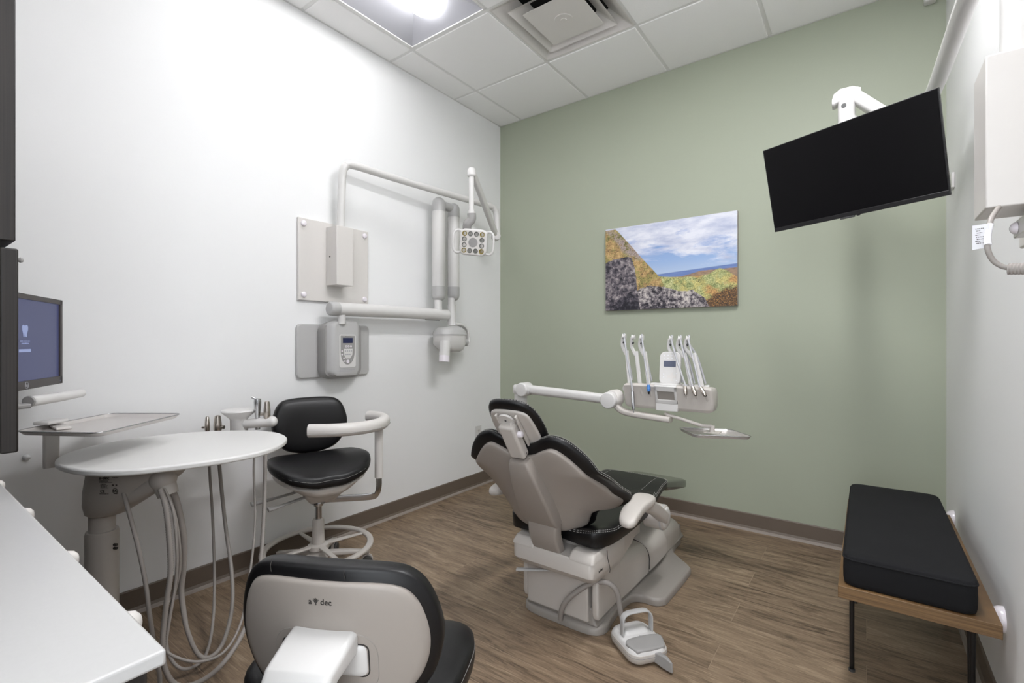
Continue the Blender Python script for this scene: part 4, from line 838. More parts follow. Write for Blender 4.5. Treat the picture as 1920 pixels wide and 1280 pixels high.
def assistant_stool():
    g = math.atan2(-0.301, 0.954)
    t = thing('dental_stool', 'black stool by the left wall with a curved white armrest and foot ring', 'stool', (-2.214, 1.366, 0), rz=g - PI / 2)   # local +y is forward
    o2 = [(x * 0.925, y * 0.95 + 0.005) for x, y in OUT_BACK]
    b, fn = stool_back(t, o2, -0.185, 0.725, 0.10, 0.03, 0.05)
    part('back_post', MB().sweep([(0, -0.20, 0.70), (0, -0.205, 0.60), (0, -0.18, 0.53), (0, -0.10, 0.50), (0, 0, 0.495)], rrect(0.11, 0.02, 0.006), up=(0, 1, 0.01)), 'warm', t, local=True)
    # seat: broad, waterfall front
    hw = 0.232; out = [(0, -0.165), (0.12, -0.16), (0.20, -0.115), (hw, -0.02), (0.232, 0.085), (0.185, 0.175), (0.08, 0.218), (0, 0.215), (-0.08, 0.218), (-0.185, 0.175), (-0.232, 0.085), (-hw, -0.02), (-0.20, -0.115), (-0.12, -0.16)]
    fn2 = lambda x, y, h: Vector((x, y + 0.01, 0.552 + h + 0.018 * (x / hw) ** 2 - 0.045 * max(0, (y + 0.0) / 0.22) ** 2 - (0.0 if h > 0 else 0.012 * max(0, 1 - abs(x) / 0.2))))
    s = part('seat', MB().pillow(out, fn2, 0.032, 0.032, pw=4, rings=10), 'black', t, local=True, ang=80)
    kk = [(p.x, p.y) for p in crom([(x * 0.993, y * 0.993, 0) for x, y in out], 5, True)]
    part('seam', MB().tube([fn2(x, y, 0.004) for x, y in kk] + [fn2(*kk[0], 0.004)], 0.0007, n=6, sm=False), 'stitch', s, local=True)
    # under-seat pan and mechanism
    o3 = [(x * 0.90, y * 0.88) for x, y in out]
    fn3 = lambda x, y, h: Vector((x, y + 0.015, 0.498 + h + 0.018 * (x / hw) ** 2 - 0.040 * max(0, y / 0.22) ** 2 + (0.05 * (abs(x) / 0.2) ** 2 if h < 0 else 0)))
    part('seat_pan', MB().pillow(o3, fn3, 0.015, 0.075, pw=2.5, rings=9), 'warm', t, local=True, ang=70)
    part('mechanism', MB().loft([[Vector((a, b_ + 0.02, z)) for a, b_ in rrect(w_, d_, 0.02, 4)] for z, w_, d_ in ((0.372, 0.09, 0.11), (0.378, 0.12, 0.15), (0.42, 0.18, 0.23), (0.46, 0.2, 0.25))]), 'warm', t, local=True, ang=50)
    for sy, ln in ((-0.02, 0.30), (0.10, 0.25)):
        part('lever', MB().sweep([(0.05, sy, 0.425), (0.13, sy + 0.02, 0.417), (ln - 0.03, sy + 0.03, 0.404), (ln, sy + 0.032, 0.402)], rrect(0.032, 0.011, 0.004), scale=lambda q: 0.7 + 0.7 * max(0, q - 0.5) * 2), 'midgrey', t, local=True)
    part('lift_collar', MB().lathe([(0, 0.335), (0.022, 0.335), (0.024, 0.345), (0.034, 0.348), (0.034, 0.362), (0.026, 0.374), (0, 0.374)], (0, 0, 0)), 'chrome', t, local=True)
    # torso arm: local x is to the sitter's right; the arm sits on the sitter's left
    bar = part('arm_bracket', MB().sweep([(0.02, 0.0, 0.366), (-0.12, 0.05, 0.362), (-0.235, 0.095, 0.360), (-0.262, 0.105, 0.372), (-0.272, 0.108, 0.41), (-0.272, 0.108, 0.47)], rrect(0.034, 0.009, 0.003), up=(0.38, -0.92, 0.02)), 'chrome', t, local=True)
    part('arm_post', MB().cyl((-0.272, 0.108, 0.455), (-0.272, 0.108, 0.735), 0.021, n=22), 'pale', t, local=True)
    P = [(0.09, 0.19, 0.747), (-0.02, 0.245, 0.747), (-0.14, 0.245, 0.745), (-0.25, 0.18, 0.743), (-0.315, 0.07, 0.742), (-0.325, -0.03, 0.742), (-0.30, -0.11, 0.742)]
    a = part('armrest', MB().sweep(P, rrect(0.060, 0.060, 0.026, 6)), 'pale', t, local=True, ang=60)
    part('armrest_seam', MB().sweep([(x, y, z - 0.012) for x, y, z in P], rrect(0.0625, 0.0014, 0.0006, 2)), 'midgrey', a, local=True)
    stool_base(t, 0, 0.39, ring=(0.13, 0.25), colr='warm')
assistant_stool()
# ------------------------------------------------------------------ patient chair
def patient_chair():
    xc = -1.02
    t = thing('patient_chair', 'reclined black and beige dental patient chair in the middle of the room', 'dental chair', (xc, 2.0, 0))
    W = lambda x, y, z: Vector((xc + x, y, z))
    # ---- base plate with wings
    half = [(0.0, 1.70), (0.10, 1.70), (0.165, 1.715), (0.19, 1.76), (0.182, 1.83), (0.175, 1.92), (0.182, 2.02), (0.215, 2.055), (0.27, 2.06), (0.303, 2.085), (0.314, 2.14), (0.318, 2.42), (0.305, 2.475), (0.26, 2.52), (0.185, 2.60), (0.165, 2.70), (0.16, 2.80), (0.12, 2.845), (0.0, 2.85)]
    P = [(x, y) for x, y in half] + [(-x, y) for x, y in half[-2:0:-1]]
    Q = [(p.x, p.y) for p in crom([(x, y, 0) for x, y in P], 5, True)]
    part('base_plate', MB().loft([[W(x * k, 2.25 + (y - 2.25) * k, z) for x, y in Q] for k, z in ((1.0, 0.002), (1.0, 0.022), (0.985, 0.030), (0.96, 0.034))]), 'taupe', t, ang=60)
    part('base_spine', MB().loft([[W(x, y, z) for x, y in ((-0.15 * k, 1.72 + 0.03 * (1 - k)), (0.15 * k, 1.72 + 0.03 * (1 - k)), (0.15 * k, 2.83 - 0.03 * (1 - k)), (-0.15 * k, 2.83 - 0.03 * (1 - k)))] for k, z in ((1.15, 0.03), (1.04, 0.05), (1.0, 0.10))]), 'taupe', t, bevel=0.01)
    YZx = lambda y, z, x: W(x, y, z)
    part('pump_cover', MB().prism([(1.705, 0.045), (1.70, 0.20), (1.70, 0.235), (2.0, 0.235), (2.0, 0.045)], -0.155, 0.135, YZx), 'warm', t, bevel=0.007)
    part('pump_side', MB().box(xc - 0.165, xc - 0.15, 1.73, 1.95, 0.11, 0.20), 'warm', t, bevel=0.003)
    # ---- lift arm cover (sloping, rounded top) in front of the pump cover
    def arch(y, w_, z0, z1, r):
        o = [W(-w_, y, z0), W(w_, y, z0)]
        for k in range(7):
            a = PI / 2 * k / 6; o.append(W(w_ - r + r * math.cos(a), y, z1 - r + r * math.sin(a)))
        for k in range(7):
            a = PI / 2 + PI / 2 * k / 6; o.append(W(-w_ + r + r * math.cos(a), y, z1 - r + r * math.sin(a)))
        return o
    part('lift_cover', MB().loft([arch(1.90, 0.176, 0.06, 0.245, 0.06), arch(2.0, 0.178, 0.055, 0.240, 0.065), arch(2.12, 0.180, 0.055, 0.215, 0.065), arch(2.236, 0.182, 0.055, 0.190, 0.062)]), 'warm', t, ang=50)
    part('cover_seam', MB().tube([W(0.06, 2.238, 0.1935), W(0.11, 2.238, 0.1925), W(0.145, 2.238, 0.182), W(0.172, 2.238, 0.160), W(0.1845, 2.238, 0.125), W(0.185, 2.238, 0.07)], 0.0022, n=8), 'seam', t)
    for s in (-1, 1):
        part('side_skirt', MB().prism([(1.715, 0.062), (1.705, 0.09), (1.705, 0.205), (1.72, 0.232), (1.92, 0.240), (1.92, 0.062)], s * 0.150, s * 0.178, YZx), 'warm', t, bevel=0.008)
    part('knee_cover', MB().loft([arch(2.240, 0.186, 0.062, 0.194, 0.065), arch(2.30, 0.189, 0.062, 0.196, 0.07), arch(2.40, 0.189, 0.062, 0.194, 0.075), arch(2.49, 0.184, 0.062, 0.186, 0.075)]), 'warm', t, ang=50)
    part('front_cover', MB().loft([arch(2.48, 0.165, 0.035, 0.182, 0.06), arch(2.62, 0.166, 0.035, 0.172, 0.06), arch(2.76, 0.162, 0.035, 0.150, 0.06), arch(2.82, 0.15, 0.035, 0.125, 0.06), arch(2.845, 0.12, 0.035, 0.09, 0.04)]), 'warm', t, ang=60)
    # ---- upper structure: rear box and seat frame
    def rb(z, hw, y0, y1, r, x0=0.022): return [W(x0 + a, (y0 + y1) / 2 + b_, z) for a, b_ in rrect(2 * hw, y1 - y0, r, 6)]
    box = part('rear_housing', MB().loft([rb(0.232, 0.155, 1.665, 1.88, 0.03), rb(0.240, 0.172, 1.64, 1.90, 0.035), rb(0.262, 0.183, 1.615, 1.91, 0.03), rb(0.272, 0.186, 1.606, 1.91, 0.025), rb(0.322, 0.186, 1.606, 1.91, 0.022), rb(0.332, 0.183, 1.612, 1.91, 0.02)]), 'warm', t, ang=38)
    for s in (-1, 1):
        part('housing_shoulder', MB().loft([[W(0.022 + s * 0.132 + a * 1.0, 1.755 + b_, z) for a, b_ in rrect(w_, d_, 0.012, 5)] for z, w_, d_ in ((0.326, 0.108, 0.298), (0.334, 0.107, 0.296), (0.352, 0.098, 0.262), (0.357, 0.090, 0.250))]), 'warm', t, ang=40)
    text('maker_logo', 'a-dec', 0.016, W(0.2085, 1.668, 0.290), (0, 1, 0), (0, 0, 1), 'print', box, depth=0.0006)
    part('port_hole', MB().cyl(W(0.03, 1.70, 0.222), W(0.03, 1.692, 0.224), 0.009, n=18), 'dark', box)
    part('housing_seam', MB().tube([W(0.2075, 1.725, 0.345), W(0.2085, 1.73, 0.31), W(0.2085, 1.75, 0.265), W(0.202, 1.76, 0.245)], 0.0012, n=6), 'seam', box)
    part('seat_frame', MB().loft([[W(x, y, z) for x, y, z in ((-w_, y, z0), (w_, y, z0), (w_ * 1.02, y, z1), (-w_ * 1.02, y, z1))] for y, w_, z0, z1 in ((1.72, 0.200, 0.245, 0.368), (1.86, 0.200, 0.245, 0.368), (2.0, 0.192, 0.27, 0.368), (2.12, 0.178, 0.30, 0.37), (2.25, 0.15, 0.32, 0.37), (2.45, 0.12, 0.34, 0.37))]), 'warm', t, ang=30, bevel=0.006)
    part('frame_post', MB().box(xc - 0.10, xc + 0.10, 2.0, 2.35, 0.15, 0.36), 'warm', t, bevel=0.02)
    part('release_lever', MB().sweep([W(0.0, 1.70, 0.222), W(-0.08, 1.66, 0.215), W(-0.155, 1.625, 0.208)], rrect(0.020, 0.009, 0.004)), 'grey', t)
    # ---- seat upholstery
    so = [(0, 1.665), (0.13, 1.648), (0.195, 1.655), (0.228, 1.72), (0.237, 1.85), (0.235, 2.0), (0.226, 2.15), (0.205, 2.30), (0.19, 2.42), (0.183, 2.50), (0.165, 2.535), (0.10, 2.55), (0, 2.552)]
    so = so + [(-x, y) for x, y in so[-2:0:-1]]
    def fs(x, y, h):
        rim = 0.022 * min(1, (abs(x) / 0.2) ** 3) if y < 2.25 else 0
        rear = 0.018 * max(0, 1 - (y - 1.63) / 0.12)
        return W(x, y, 0.388 + h + (rim + rear if h > -0.001 else 0) + 0.026 * max(0, min(1, (y - 2.1) / 0.3)))
    st = part('seat', MB().pillow([(x, y) for x, y in so], fs, 0.026, 0.030, pw=5, rings=12, n=5, centre=(0, 2.09)), 'black', t, ang=80)
    ko = [(p.x * 0.98, 2.09 + (p.y - 2.09) * 0.98) for p in crom([(x, y, 0) for x, y in so], 14, True)]
    def dashes(pts, fn, off=1, r=0.0011):
        mb = MB()
        for i in range(0, len(pts) - 1, 2): mb.tube([fn(pts[i]), fn(pts[i + 1])], r, n=5, sm=False)
        return mb
    part('stitching', dashes(ko, lambda p: fs(p[0], p[1], 0.0170)), 'stitch', st)
    ko2 = [(x * 1.0165, 2.09 + (y - 2.09) * 1.0165) for x, y in ko]
    part('stitching', dashes(ko2, lambda p: fs(p[0], p[1], 0.0115)), 'stitch', st)
    part('seam', MB().tube([fs(x, 2.22 - 0.06 * (x / 0.19) ** 2, 0.0265) for x in [-0.19 + 0.038 * k for k in range(11)]], 0.0016, n=6), 'seam', st)
    tp = MB()
    for s in (-1, 1):
        pts = [(s * 0.13, 2.24 + 0.01 * k) for k in range(0, 27)]
        d = dashes(pts, lambda p: fs(p[0], p[1], 0.0262)); tp.add(d.v, d.f)
    part('stitching', tp, 'stitch', st)
    # ---- toe board under clear vinyl
    to = [(0, 2.50), (0.12, 2.50), (0.165, 2.52), (0.170, 2.62), (0.168, 2.80), (0.162, 2.90), (0.14, 2.935), (0.08, 2.945), (0, 2.947)]
    to = to + [(-x, y) for x, y in to[-2:0:-1]]
    ft = lambda x, y, h: W(x, y, 0.396 - 0.20 * (y - 2.5) + h)
    part('toe_rest', MB().pillow(to, ft, 0.030, 0.030, pw=5, rings=9), 'vinyl', t, ang=80)
    kk = [(p.x, p.y) for p in crom([(x, y, 0) for x, y in to], 6, True) if p.y > 2.88]
    # ---- backrest
    th = math.radians(7); ct7, st7 = math.cos(th), math.sin(th)      # the back is swivelled a little towards the left wall
    def Yb(x, z):
        wr = max(0.0, min(0.3, (0.68 - z) * 1.0)); a = min(1.2, abs(x) / 0.25)
        return 0.55 * (0.81 - z) + wr * a ** 3 + 0.012 * a * a
    def rot7(v): return Vector((v.x * ct7 - v.y * st7, v.x * st7 + v.y * ct7, v.z))
    nrm = rot7(Vector((0, 0.876, 0.482)))
    fb = lambda x, z, h: W(x * ct7 - Yb(x, z) * st7, 1.41 + x * st7 + Yb(x, z) * ct7, z) + nrm * h
    hb = [(0, 0.765), (0.045, 0.774), (0.085, 0.794), (0.13, 0.806), (0.18, 0.792), (0.228, 0.75), (0.262, 0.70), (0.283, 0.64), (0.284, 0.57), (0.286, 0.50), (0.268, 0.462), (0.225, 0.472), (0.198, 0.465), (0.186, 0.44), (0.172, 0.412), (0.12, 0.398), (0.07, 0.392), (0, 0.39)]
    hb = hb + [(-x, z) for x, z in hb[-2:0:-1]]
    ub = part('backrest', MB().pillow([(x, z) for x, z in hb], lambda x, z, h: fb(x, z, h + 0.028), 0.030, 0.024, pw=3.2, rings=12, centre=(0, 0.60), n=6), 'black', t, ang=80)
    hs = [(0, 0.733), (0.045, 0.741), (0.085, 0.760), (0.125, 0.772), (0.162, 0.756), (0.205, 0.715), (0.240, 0.668), (0.262, 0.615), (0.263, 0.56), (0.270, 0.505), (0.256, 0.482), (0.222, 0.494), (0.192, 0.486), (0.176, 0.455), (0.162, 0.428), (0.118, 0.414), (0.07, 0.406), (0, 0.404)]
    hs = hs + [(-x, z) for x, z in hs[-2:0:-1]]
    part('back_shell', MB().pillow(hs, lambda x, z, h: fb(x, z, 0.012 - h), 0.022, 0.006, pw=6, rings=12, centre=(0, 0.60), n=6), 'shell', t, ang=80)
    ke = [(p.x, p.y) for p in crom([(x, z, 0) for x, z in hb], 16, True) if p.y > 0.50]
    for off in (0.018, 0.034):
        part('stitching', dashes(ke, lambda p: fb(p[0] * (1.001 if off < 0.02 else 0.994), 0.60 + (p[1] - 0.60) * (1.001 if off < 0.02 else 0.994), 0.0285 + (0.0 if off < 0.02 else 0.0105))), 'stitch', ub)
    # ---- spine cover
    def ssec(y, z, w_, d_, tl):
        ct, s_ = math.cos(tl), math.sin(tl)
        return [W(a - 0.004, y - 0.012 + b_ * ct, z + b_ * s_) for a, b_ in rrect(w_, d_, 0.012, 5)]
    part('spine_cover', MB().loft([ssec(1.652, 0.33, 0.128, 0.050, 0.0), ssec(1.636, 0.36, 0.128, 0.05, 0.1), ssec(1.620, 0.40, 0.130, 0.05, 0.1), ssec(1.617, 0.445, 0.134, 0.05, 0.0), ssec(1.625, 0.468, 0.137, 0.055, 0.2)]), 'shell', t, ang=50)
    part('spine_cover', MB().loft([ssec(1.625, 0.452, 0.146, 0.062, 0.45), ssec(1.588, 0.49, 0.152, 0.066, 0.5), ssec(1.545, 0.56, 0.146, 0.066, 0.5), ssec(1.498, 0.64, 0.120, 0.062, 0.5), ssec(1.456, 0.715, 0.092, 0.052, 0.5), ssec(1.453, 0.726, 0.080, 0.042, 0.5)]), 'shell', t, ang=45)
    # ---- headrest on its link
    u = rot7(Vector((0, -0.66, 0.75))).normalized(); n = rot7(Vector((0, 0.75, 0.66))).normalized(); c = W(-0.014, 1.428, 0.852); X = rot7(Vector((1, 0, 0)))
    fh = lambda x, y, h: c + X * x + u * y + n * h
    ho = [(0, 0.130), (0.050, 0.123), (0.082, 0.098), (0.102, 0.045), (0.108, -0.03), (0.100, -0.095), (0.066, -0.136), (0, -0.146), (-0.062, -0.136), (-0.094, -0.095), (-0.102, -0.03), (-0.098, 0.045), (-0.080, 0.098), (-0.050, 0.123)]
    hr = part('headrest', MB().pillow(ho, lambda x, y, h: fh(x, y, h + 0.004 + 0.008 * (abs(x) / 0.1) ** 2 ), 0.019, 0.020, pw=3.2, rings=10, n=5), 'black', t, ang=80)
    hi = [(0, 0.098), (0.05, 0.092), (0.076, 0.072), (0.086, 0.028), (0.090, -0.035), (0.083, -0.083), (0.054, -0.112), (0, -0.119), (-0.054, -0.112), (-0.080, -0.083), (-0.087, -0.035), (-0.085, 0.028), (-0.074, 0.072), (-0.05, 0.092)]
    part('headrest_shell', MB().pillow(hi, lambda x, y, h: fh(x, y, -0.013 - h + 0.006 * (abs(x) / 0.1) ** 2), 0.009, 0.006, pw=6, rings=8), 'warm', t, ang=80)
    kh = [(p.x * 0.998, p.y * 0.998) for p in crom([(x, y, 0) for x, y in ho], 9, True)]
    part('stitching', dashes(kh, lambda p: fh(p[0], p[1], 0.0075 + 0.008 * (abs(p[0]) / 0.1) ** 2)), 'stitch', hr)
    fr = MB()
    for s in (-1, 1): fr.obox(fh(s * 0.040, -0.01, -0.029), X, u, n, 0.008, 0.19, 0.014)
    part('shell_rib', fr, 'warm', hr, bevel=0.002)
    hinge = part('hinge_disc', MB().cyl(fh(-0.006, 0.055, -0.026), fh(-0.006, 0.055, -0.034), 0.033, n=28), 'pale', hr)
    part('hinge_screw', MB().cyl(fh(-0.006, 0.062, -0.034), fh(-0.006, 0.062, -0.0355), 0.004, n=10), 'darkgrey', hinge)
    b0, b1 = W(-0.012, 1.370, 0.862), W(-0.006, 1.442, 0.738); d = (b1 - b0).normalized(); nb = d.cross(X).normalized()
    lk = part('headrest_link', MB().obox((b0 + b1) / 2, X, d, nb, 0.064, (b1 - b0).length, 0.042), 'warm', t, bevel=0.010)
    part('link_tongue', MB().sweep([fh(-0.004, 0.03, -0.04), b0 + d * 0.005, b0 + d * 0.04], rrect(0.046, 0.020, 0.006), up=(0, -1, 0.3)), 'warm', t)
    part('lock_knob', MB().lathe([(0, 0), (0.012, 0), (0.013, 0.008), (0.010, 0.017), (0, 0.019)], (b0 + b1) / 2 - d * 0.03 + X * 0.03, X, n=18), 'pearl', lk)
    part('cover_screw', MB().cyl((b0 + b1) / 2 + d * 0.055 + X * 0.031, (b0 + b1) / 2 + d * 0.055 + X * 0.033, 0.0028, n=8).cyl((b0 + b1) / 2 - d * 0.015 + X * 0.031 - nb * 0.014, (b0 + b1) / 2 - d * 0.015 + X * 0.033 - nb * 0.014, 0.0028, n=8), 'darkgrey', lk)
    part('slide_bar', MB().obox(b1.lerp(W(-0.004, 1.462, 0.712), 0.5), X, d, nb, 0.042, 0.055, 0.010), 'chrome', t, bevel=0.002)
    # ---- armrests
    for s in (1, -1):
        ao = [(-0.013, 1.675), (-0.033, 1.75), (-0.031, 1.81), (-0.052, 1.90), (-0.050, 1.96), (-0.01, 1.98), (0.03, 1.945), (0.046, 1.885), (0.044, 1.80), (0.050, 1.72), (0.050, 1.672), (0.025, 1.655)]
        fa = lambda x, y, h, s=s: W(s * (0.292 + x * 0.95), y, 0.512 + h - 0.02 * (y - 1.85) ** 2 / 0.03)
        arm = part('armrest_pad', MB().pillow(ao, fa, 0.020, 0.020, pw=4, rings=8), 'warm', t, ang=80)
        bar = part('armrest_bar', MB().sweep([W(s * 0.285, 1.90, 0.495), W(s * 0.290, 2.02, 0.44), W(s * 0.285, 2.15, 0.365)], rrect(0.042, 0.055, 0.012), up=(0, 0.5, 1), sm=False), 'warm', t, bevel=0.004)
        pv = part('armrest_pivot', MB().cyl(W(s * 0.20, 2.16, 0.362), W(s * 0.292, 2.16, 0.362), 0.056, n=32, r_end=0.010), 'warm', t)
        part('pivot_cap', MB().lathe([(0, 0.008), (0.038, 0.007), (0.047, 0.002), (0.048, 0)], W(s * 0.292, 2.16, 0.362), (s, 0, 0)), 'white', pv)
        part('pivot_ring', MB().cyl(W(s * 0.276, 2.16, 0.362), W(s * 0.284, 2.16, 0.362), 0.0568, n=32), 'grey', pv)
        part('pivot_axle', MB().cyl(W(s * 0.10, 2.16, 0.355), W(s * 0.21, 2.16, 0.360), 0.035, n=20), 'warm', t)
    return t
patient_chair()

# ------------------------------------------------------------------ foot control beside the chair
def foot_control():
    c = Vector((-0.690, 1.735, 0)); a = Vector((0.806, -0.592, 0)); b_ = Vector((0.592, 0.806, 0)); z = Vector((0, 0, 1))
    t = thing('foot_control', 'white foot control with a grey arch handle on the floor beside the chair', 'foot pedal', tuple(c))
    Fp = lambda x, y, h: c + a * x + b_ * y + z * h
    def sq(w_, h_, r, hz): return [Fp(x, y, hz) for x, y in rrect(w_, h_, r, 7)]
    bd = part('body', MB().loft([sq(0.165, 0.135, 0.035, 0.004), sq(0.185, 0.155, 0.042, 0.012), sq(0.192, 0.160, 0.045, 0.028), sq(0.188, 0.157, 0.044, 0.040)]), 'warm', t, ang=50)
    part('base_foot', MB().loft([sq(0.14, 0.11, 0.03, 0.0), sq(0.15, 0.12, 0.03, 0.006)]), 'darkgrey', t)
    part('seam', MB().loft([sq(0.1925, 0.1605, 0.045, 0.030), sq(0.1925, 0.1605, 0.045, 0.0315)]), 'midgrey', bd)
    top = part('top_cover', MB().loft([sq(0.186, 0.155, 0.044, 0.038), sq(0.180, 0.150, 0.044, 0.050), sq(0.165, 0.135, 0.04, 0.057)]), 'white', t, ang=50)
    part('hump', MB().loft([[Fp(-0.005 + x, y, h) for x, y in rrect(w_, l, 0.02, 6)] for w_, l, h in ((0.075, 0.115, 0.052), (0.065, 0.105, 0.062), (0.045, 0.09, 0.070))]).xf(Matrix.Translation(a * -0.035)), 'white', top, ang=50)
    text('maker_logo', 'a-dec', 0.014, Fp(0.014, 0.0, 0.0585), b_, -a, 'print', top, depth=0.0006)
    pr_ = [(0.025, -0.066), (0.075, -0.062), (0.088, -0.04), (0.088, 0.04), (0.075, 0.062), (0.025, 0.066)]
    part('pedal', MB().pillow(pr_, lambda x, y, h: Fp(x, y, 0.055 + h - 0.15 * (x - 0.05)), 0.009, 0.008, pw=5), 'midgrey', t, ang=70)
    H = [Fp(-0.012, -0.062, 0.040), Fp(-0.012, -0.062, 0.095), Fp(-0.013, -0.059, 0.120), Fp(-0.014, -0.042, 0.135), Fp(-0.014, 0, 0.138), Fp(-0.014, 0.042, 0.135), Fp(-0.013, 0.059, 0.120), Fp(-0.012, 0.062, 0.095), Fp(-0.012, 0.062, 0.040)]
    hm = MB(); pts = crom(H, 6); secs = []
    for i, p in enumerate(pts):
        tt = (pts[min(i + 1, len(pts) - 1)] - pts[max(0, i - 1)]).normalized(); nn = tt.cross(a).normalized()
        secs.append([p + a * x + nn * y for x, y in rrect(0.026, 0.0055, 0.002, 2)])
    part('handle', hm.loft(secs), 'grey', t, ang=50)
    part('side_lever', MB().loft([[Fp(x, y - 0.042, h) for x, y, h in ((0.085, 0.045, 0.012), (0.085, 0.085, 0.012), (0.085, 0.075, 0.042), (0.085, 0.048, 0.042))], [Fp(x, y - 0.042, h) for x, y, h in ((0.125, 0.062, 0.006), (0.128, 0.088, 0.006), (0.125, 0.082, 0.046), (0.122, 0.066, 0.046))], [Fp(x, y - 0.042, h) for x, y, h in ((0.155, 0.075, 0.006), (0.156, 0.084, 0.006), (0.153, 0.083, 0.040), (0.152, 0.076, 0.040))]]), 'midgrey', t, bevel=0.003)
    part('hose', MB().tube([(-1.001, 1.688, 0.030), (-0.980, 1.675, 0.098), (-0.929, 1.683, 0.162), (-0.870, 1.712, 0.206), (-0.815, 1.735, 0.214), (-0.783, 1.750, 0.182), (-0.774, 1.762, 0.109), (-0.762, 1.775, 0.035)], 0.0105, n=14), 'hose', t, ang=70)
foot_control()

# ------------------------------------------------------------------ delivery unit over the chair
def delivery():
    t = thing('delivery_unit', 'beige instrument delivery head on a white swing arm beyond the patient chair', 'dental delivery unit', (-1.70, 2.40, 0))
    part('support_post', MB().tube([(-1.702, 2.40, 0.25), (-1.702, 2.40, 0.845)], 0.040, n=28, sm=False).sphere((-1.702, 2.40, 0.25), 0.040), 'white', t, ang=60)
    part('mount_arm', MB().tube([(-1.70, 2.40, 0.25), (-1.45, 2.40, 0.25), (-1.25, 2.42, 0.22), (-1.13, 2.45, 0.16)], 0.034, n=20), 'white', t, ang=60)
    part('elbow_cap', MB().loft([[Vector((-1.685 + a, 2.40 + b_, z)) for a, b_ in rrect(w_, d_, 0.035, 6)] for w_, d_, z in ((0.10, 0.08, 0.835), (0.125, 0.085, 0.845), (0.125, 0.085, 0.885), (0.115, 0.075, 0.893))]), 'white', t, ang=50)
    el = part('rear_elbow', MB().cyl((-1.665, 2.345, 0.868), (-1.665, 2.43, 0.868), 0.042, n=32, r_end=0.008), 'white', t)
    part('swing_arm', MB().sweep([(-1.66, 2.40, 0.868), (-1.38, 2.395, 0.858), (-1.11, 2.39, 0.846)], rrect(0.052, 0.056, 0.022, 6), sm=False, scale=lambda k: 1 - 0.06 * k), 'white', t, ang=50)
    part('front_elbow', MB().cyl((-1.092, 2.32, 0.848), (-1.092, 2.43, 0.848), 0.044, n=32, r_end=0.008), 'white', t)
    part('front_elbow_cover', MB().cyl((-1.085, 2.36, 0.858), (-1.07, 2.41, 0.858), 0.044, n=28, r_end=0.006), 'pale', t)
    part('lower_link', MB().sweep([(-1.075, 2.385, 0.830), (-1.04, 2.385, 0.795), (-0.98, 2.385, 0.782), (-0.86, 2.385, 0.774), (-0.78, 2.385, 0.770)], rrect(0.055, 0.030, 0.012), sm=True), 'warm', t, ang=50)
    # head: profile in (Y,z) swept along X
    x0, x1 = -1.022, -0.578
    prof = [(2.374, 0.830), (2.385, 0.816), (2.45, 0.818), (2.472, 0.835), (2.475, 0.91), (2.462, 0.936), (2.356, 0.944), (2.344, 0.934), (2.371, 0.852)]
    def hsec(x, k):
        cy, cz = 2.41, 0.88
        return [Vector((x, cy + (y - cy) * k, cz + (z - cz) * k)) for y, z in prof]
    secs = [hsec(x0, 0.70), hsec(x0 + 0.006, 0.88), hsec(x0 + 0.02, 0.975), hsec(x0 + 0.035, 1), hsec(x1 - 0.035, 1), hsec(x1 - 0.02, 0.975), hsec(x1 - 0.006, 0.88), hsec(x1, 0.70)]
    hd = part('head', MB().loft(secs), 'warm', t, ang=40, bevel=0.003)
    # shallow holder recesses
    for x in (-0.975, -0.925, -0.876, -0.70, -0.652, -0.607):
        part('holder_cradle', MB().tube([(x, 2.358, 0.935), (x + 0.003, 2.366, 0.90), (x + 0.005, 2.378, 0.875)], 0.013, n=12, sm=False), 'warm', hd, ang=60)
    part('rear_rail', MB().tube([(-1.035, 2.45, 0.905), (-0.90, 2.47, 0.93), (-0.62, 2.47, 0.93)], 0.014, sm=False).sphere((-1.035, 2.45, 0.905), 0.026), 'white', t, ang=60)
    # white centre grip with opening
    X0, X1 = -0.850, -0.742
    def fp(x, f, o): return Vector((x, 2.3425 + 0.0285 * f - 0.95 * o, 0.9375 - 0.0865 * f - 0.31 * o))
    def gbar(xa, xb, fa, fb_): return MB().add([fp(x, f, o) for x in (xa, xb) for f in (fa, fb_) for o in (-0.01, 0.006)], [(0, 1, 3, 2), (4, 6, 7, 5), (0, 4, 5, 1), (2, 3, 7, 6), (0, 2, 6, 4), (1, 5, 7, 3)])
    g = MB()
    for q in ((X0, X0 + 0.012, 0, 1.0), (X1 - 0.012, X1, 0, 1.0), (X0, X1, -0.02, 0.30), (X0, X1, 0.78, 1.02)):
        m2 = gbar(*q); g.add(m2.v, m2.f)
    g.box(X0, X1, 2.366, 2.40, 0.8125, 0.856); g.box(X0, X1, 2.345, 2.45, 0.938, 0.9475)
    part('grip_recess', gbar(X0 + 0.01, X1 - 0.01, 0.28, 0.80).xf(Matrix.Translation((0, 0.0045, 0))), 'taupe', t, smooth=False)
    part('grip', g, 'white', t, bevel=0.003)
    # keypad
    ax = Vector((1, 0, 0)); ay = Vector((0, 0.10, 1)).normalized(); az = ax.cross(ay); c = Vector((-0.797, 2.425, 1.022))
    K = lambda x, y, h: c + ax * x + ay * y + az * h
    kp = part('keypad', MB().prism(rrect(0.106, 0.168, 0.030, 9), -0.010, 0.008, K), 'white', t, bevel=0.004)
    part('display', MB().prism([(x, y + 0.022) for x, y in rrect(0.060, 0.030, 0.001, 1)], 0.008, 0.0088, K), 'lcd', kp, smooth=False)
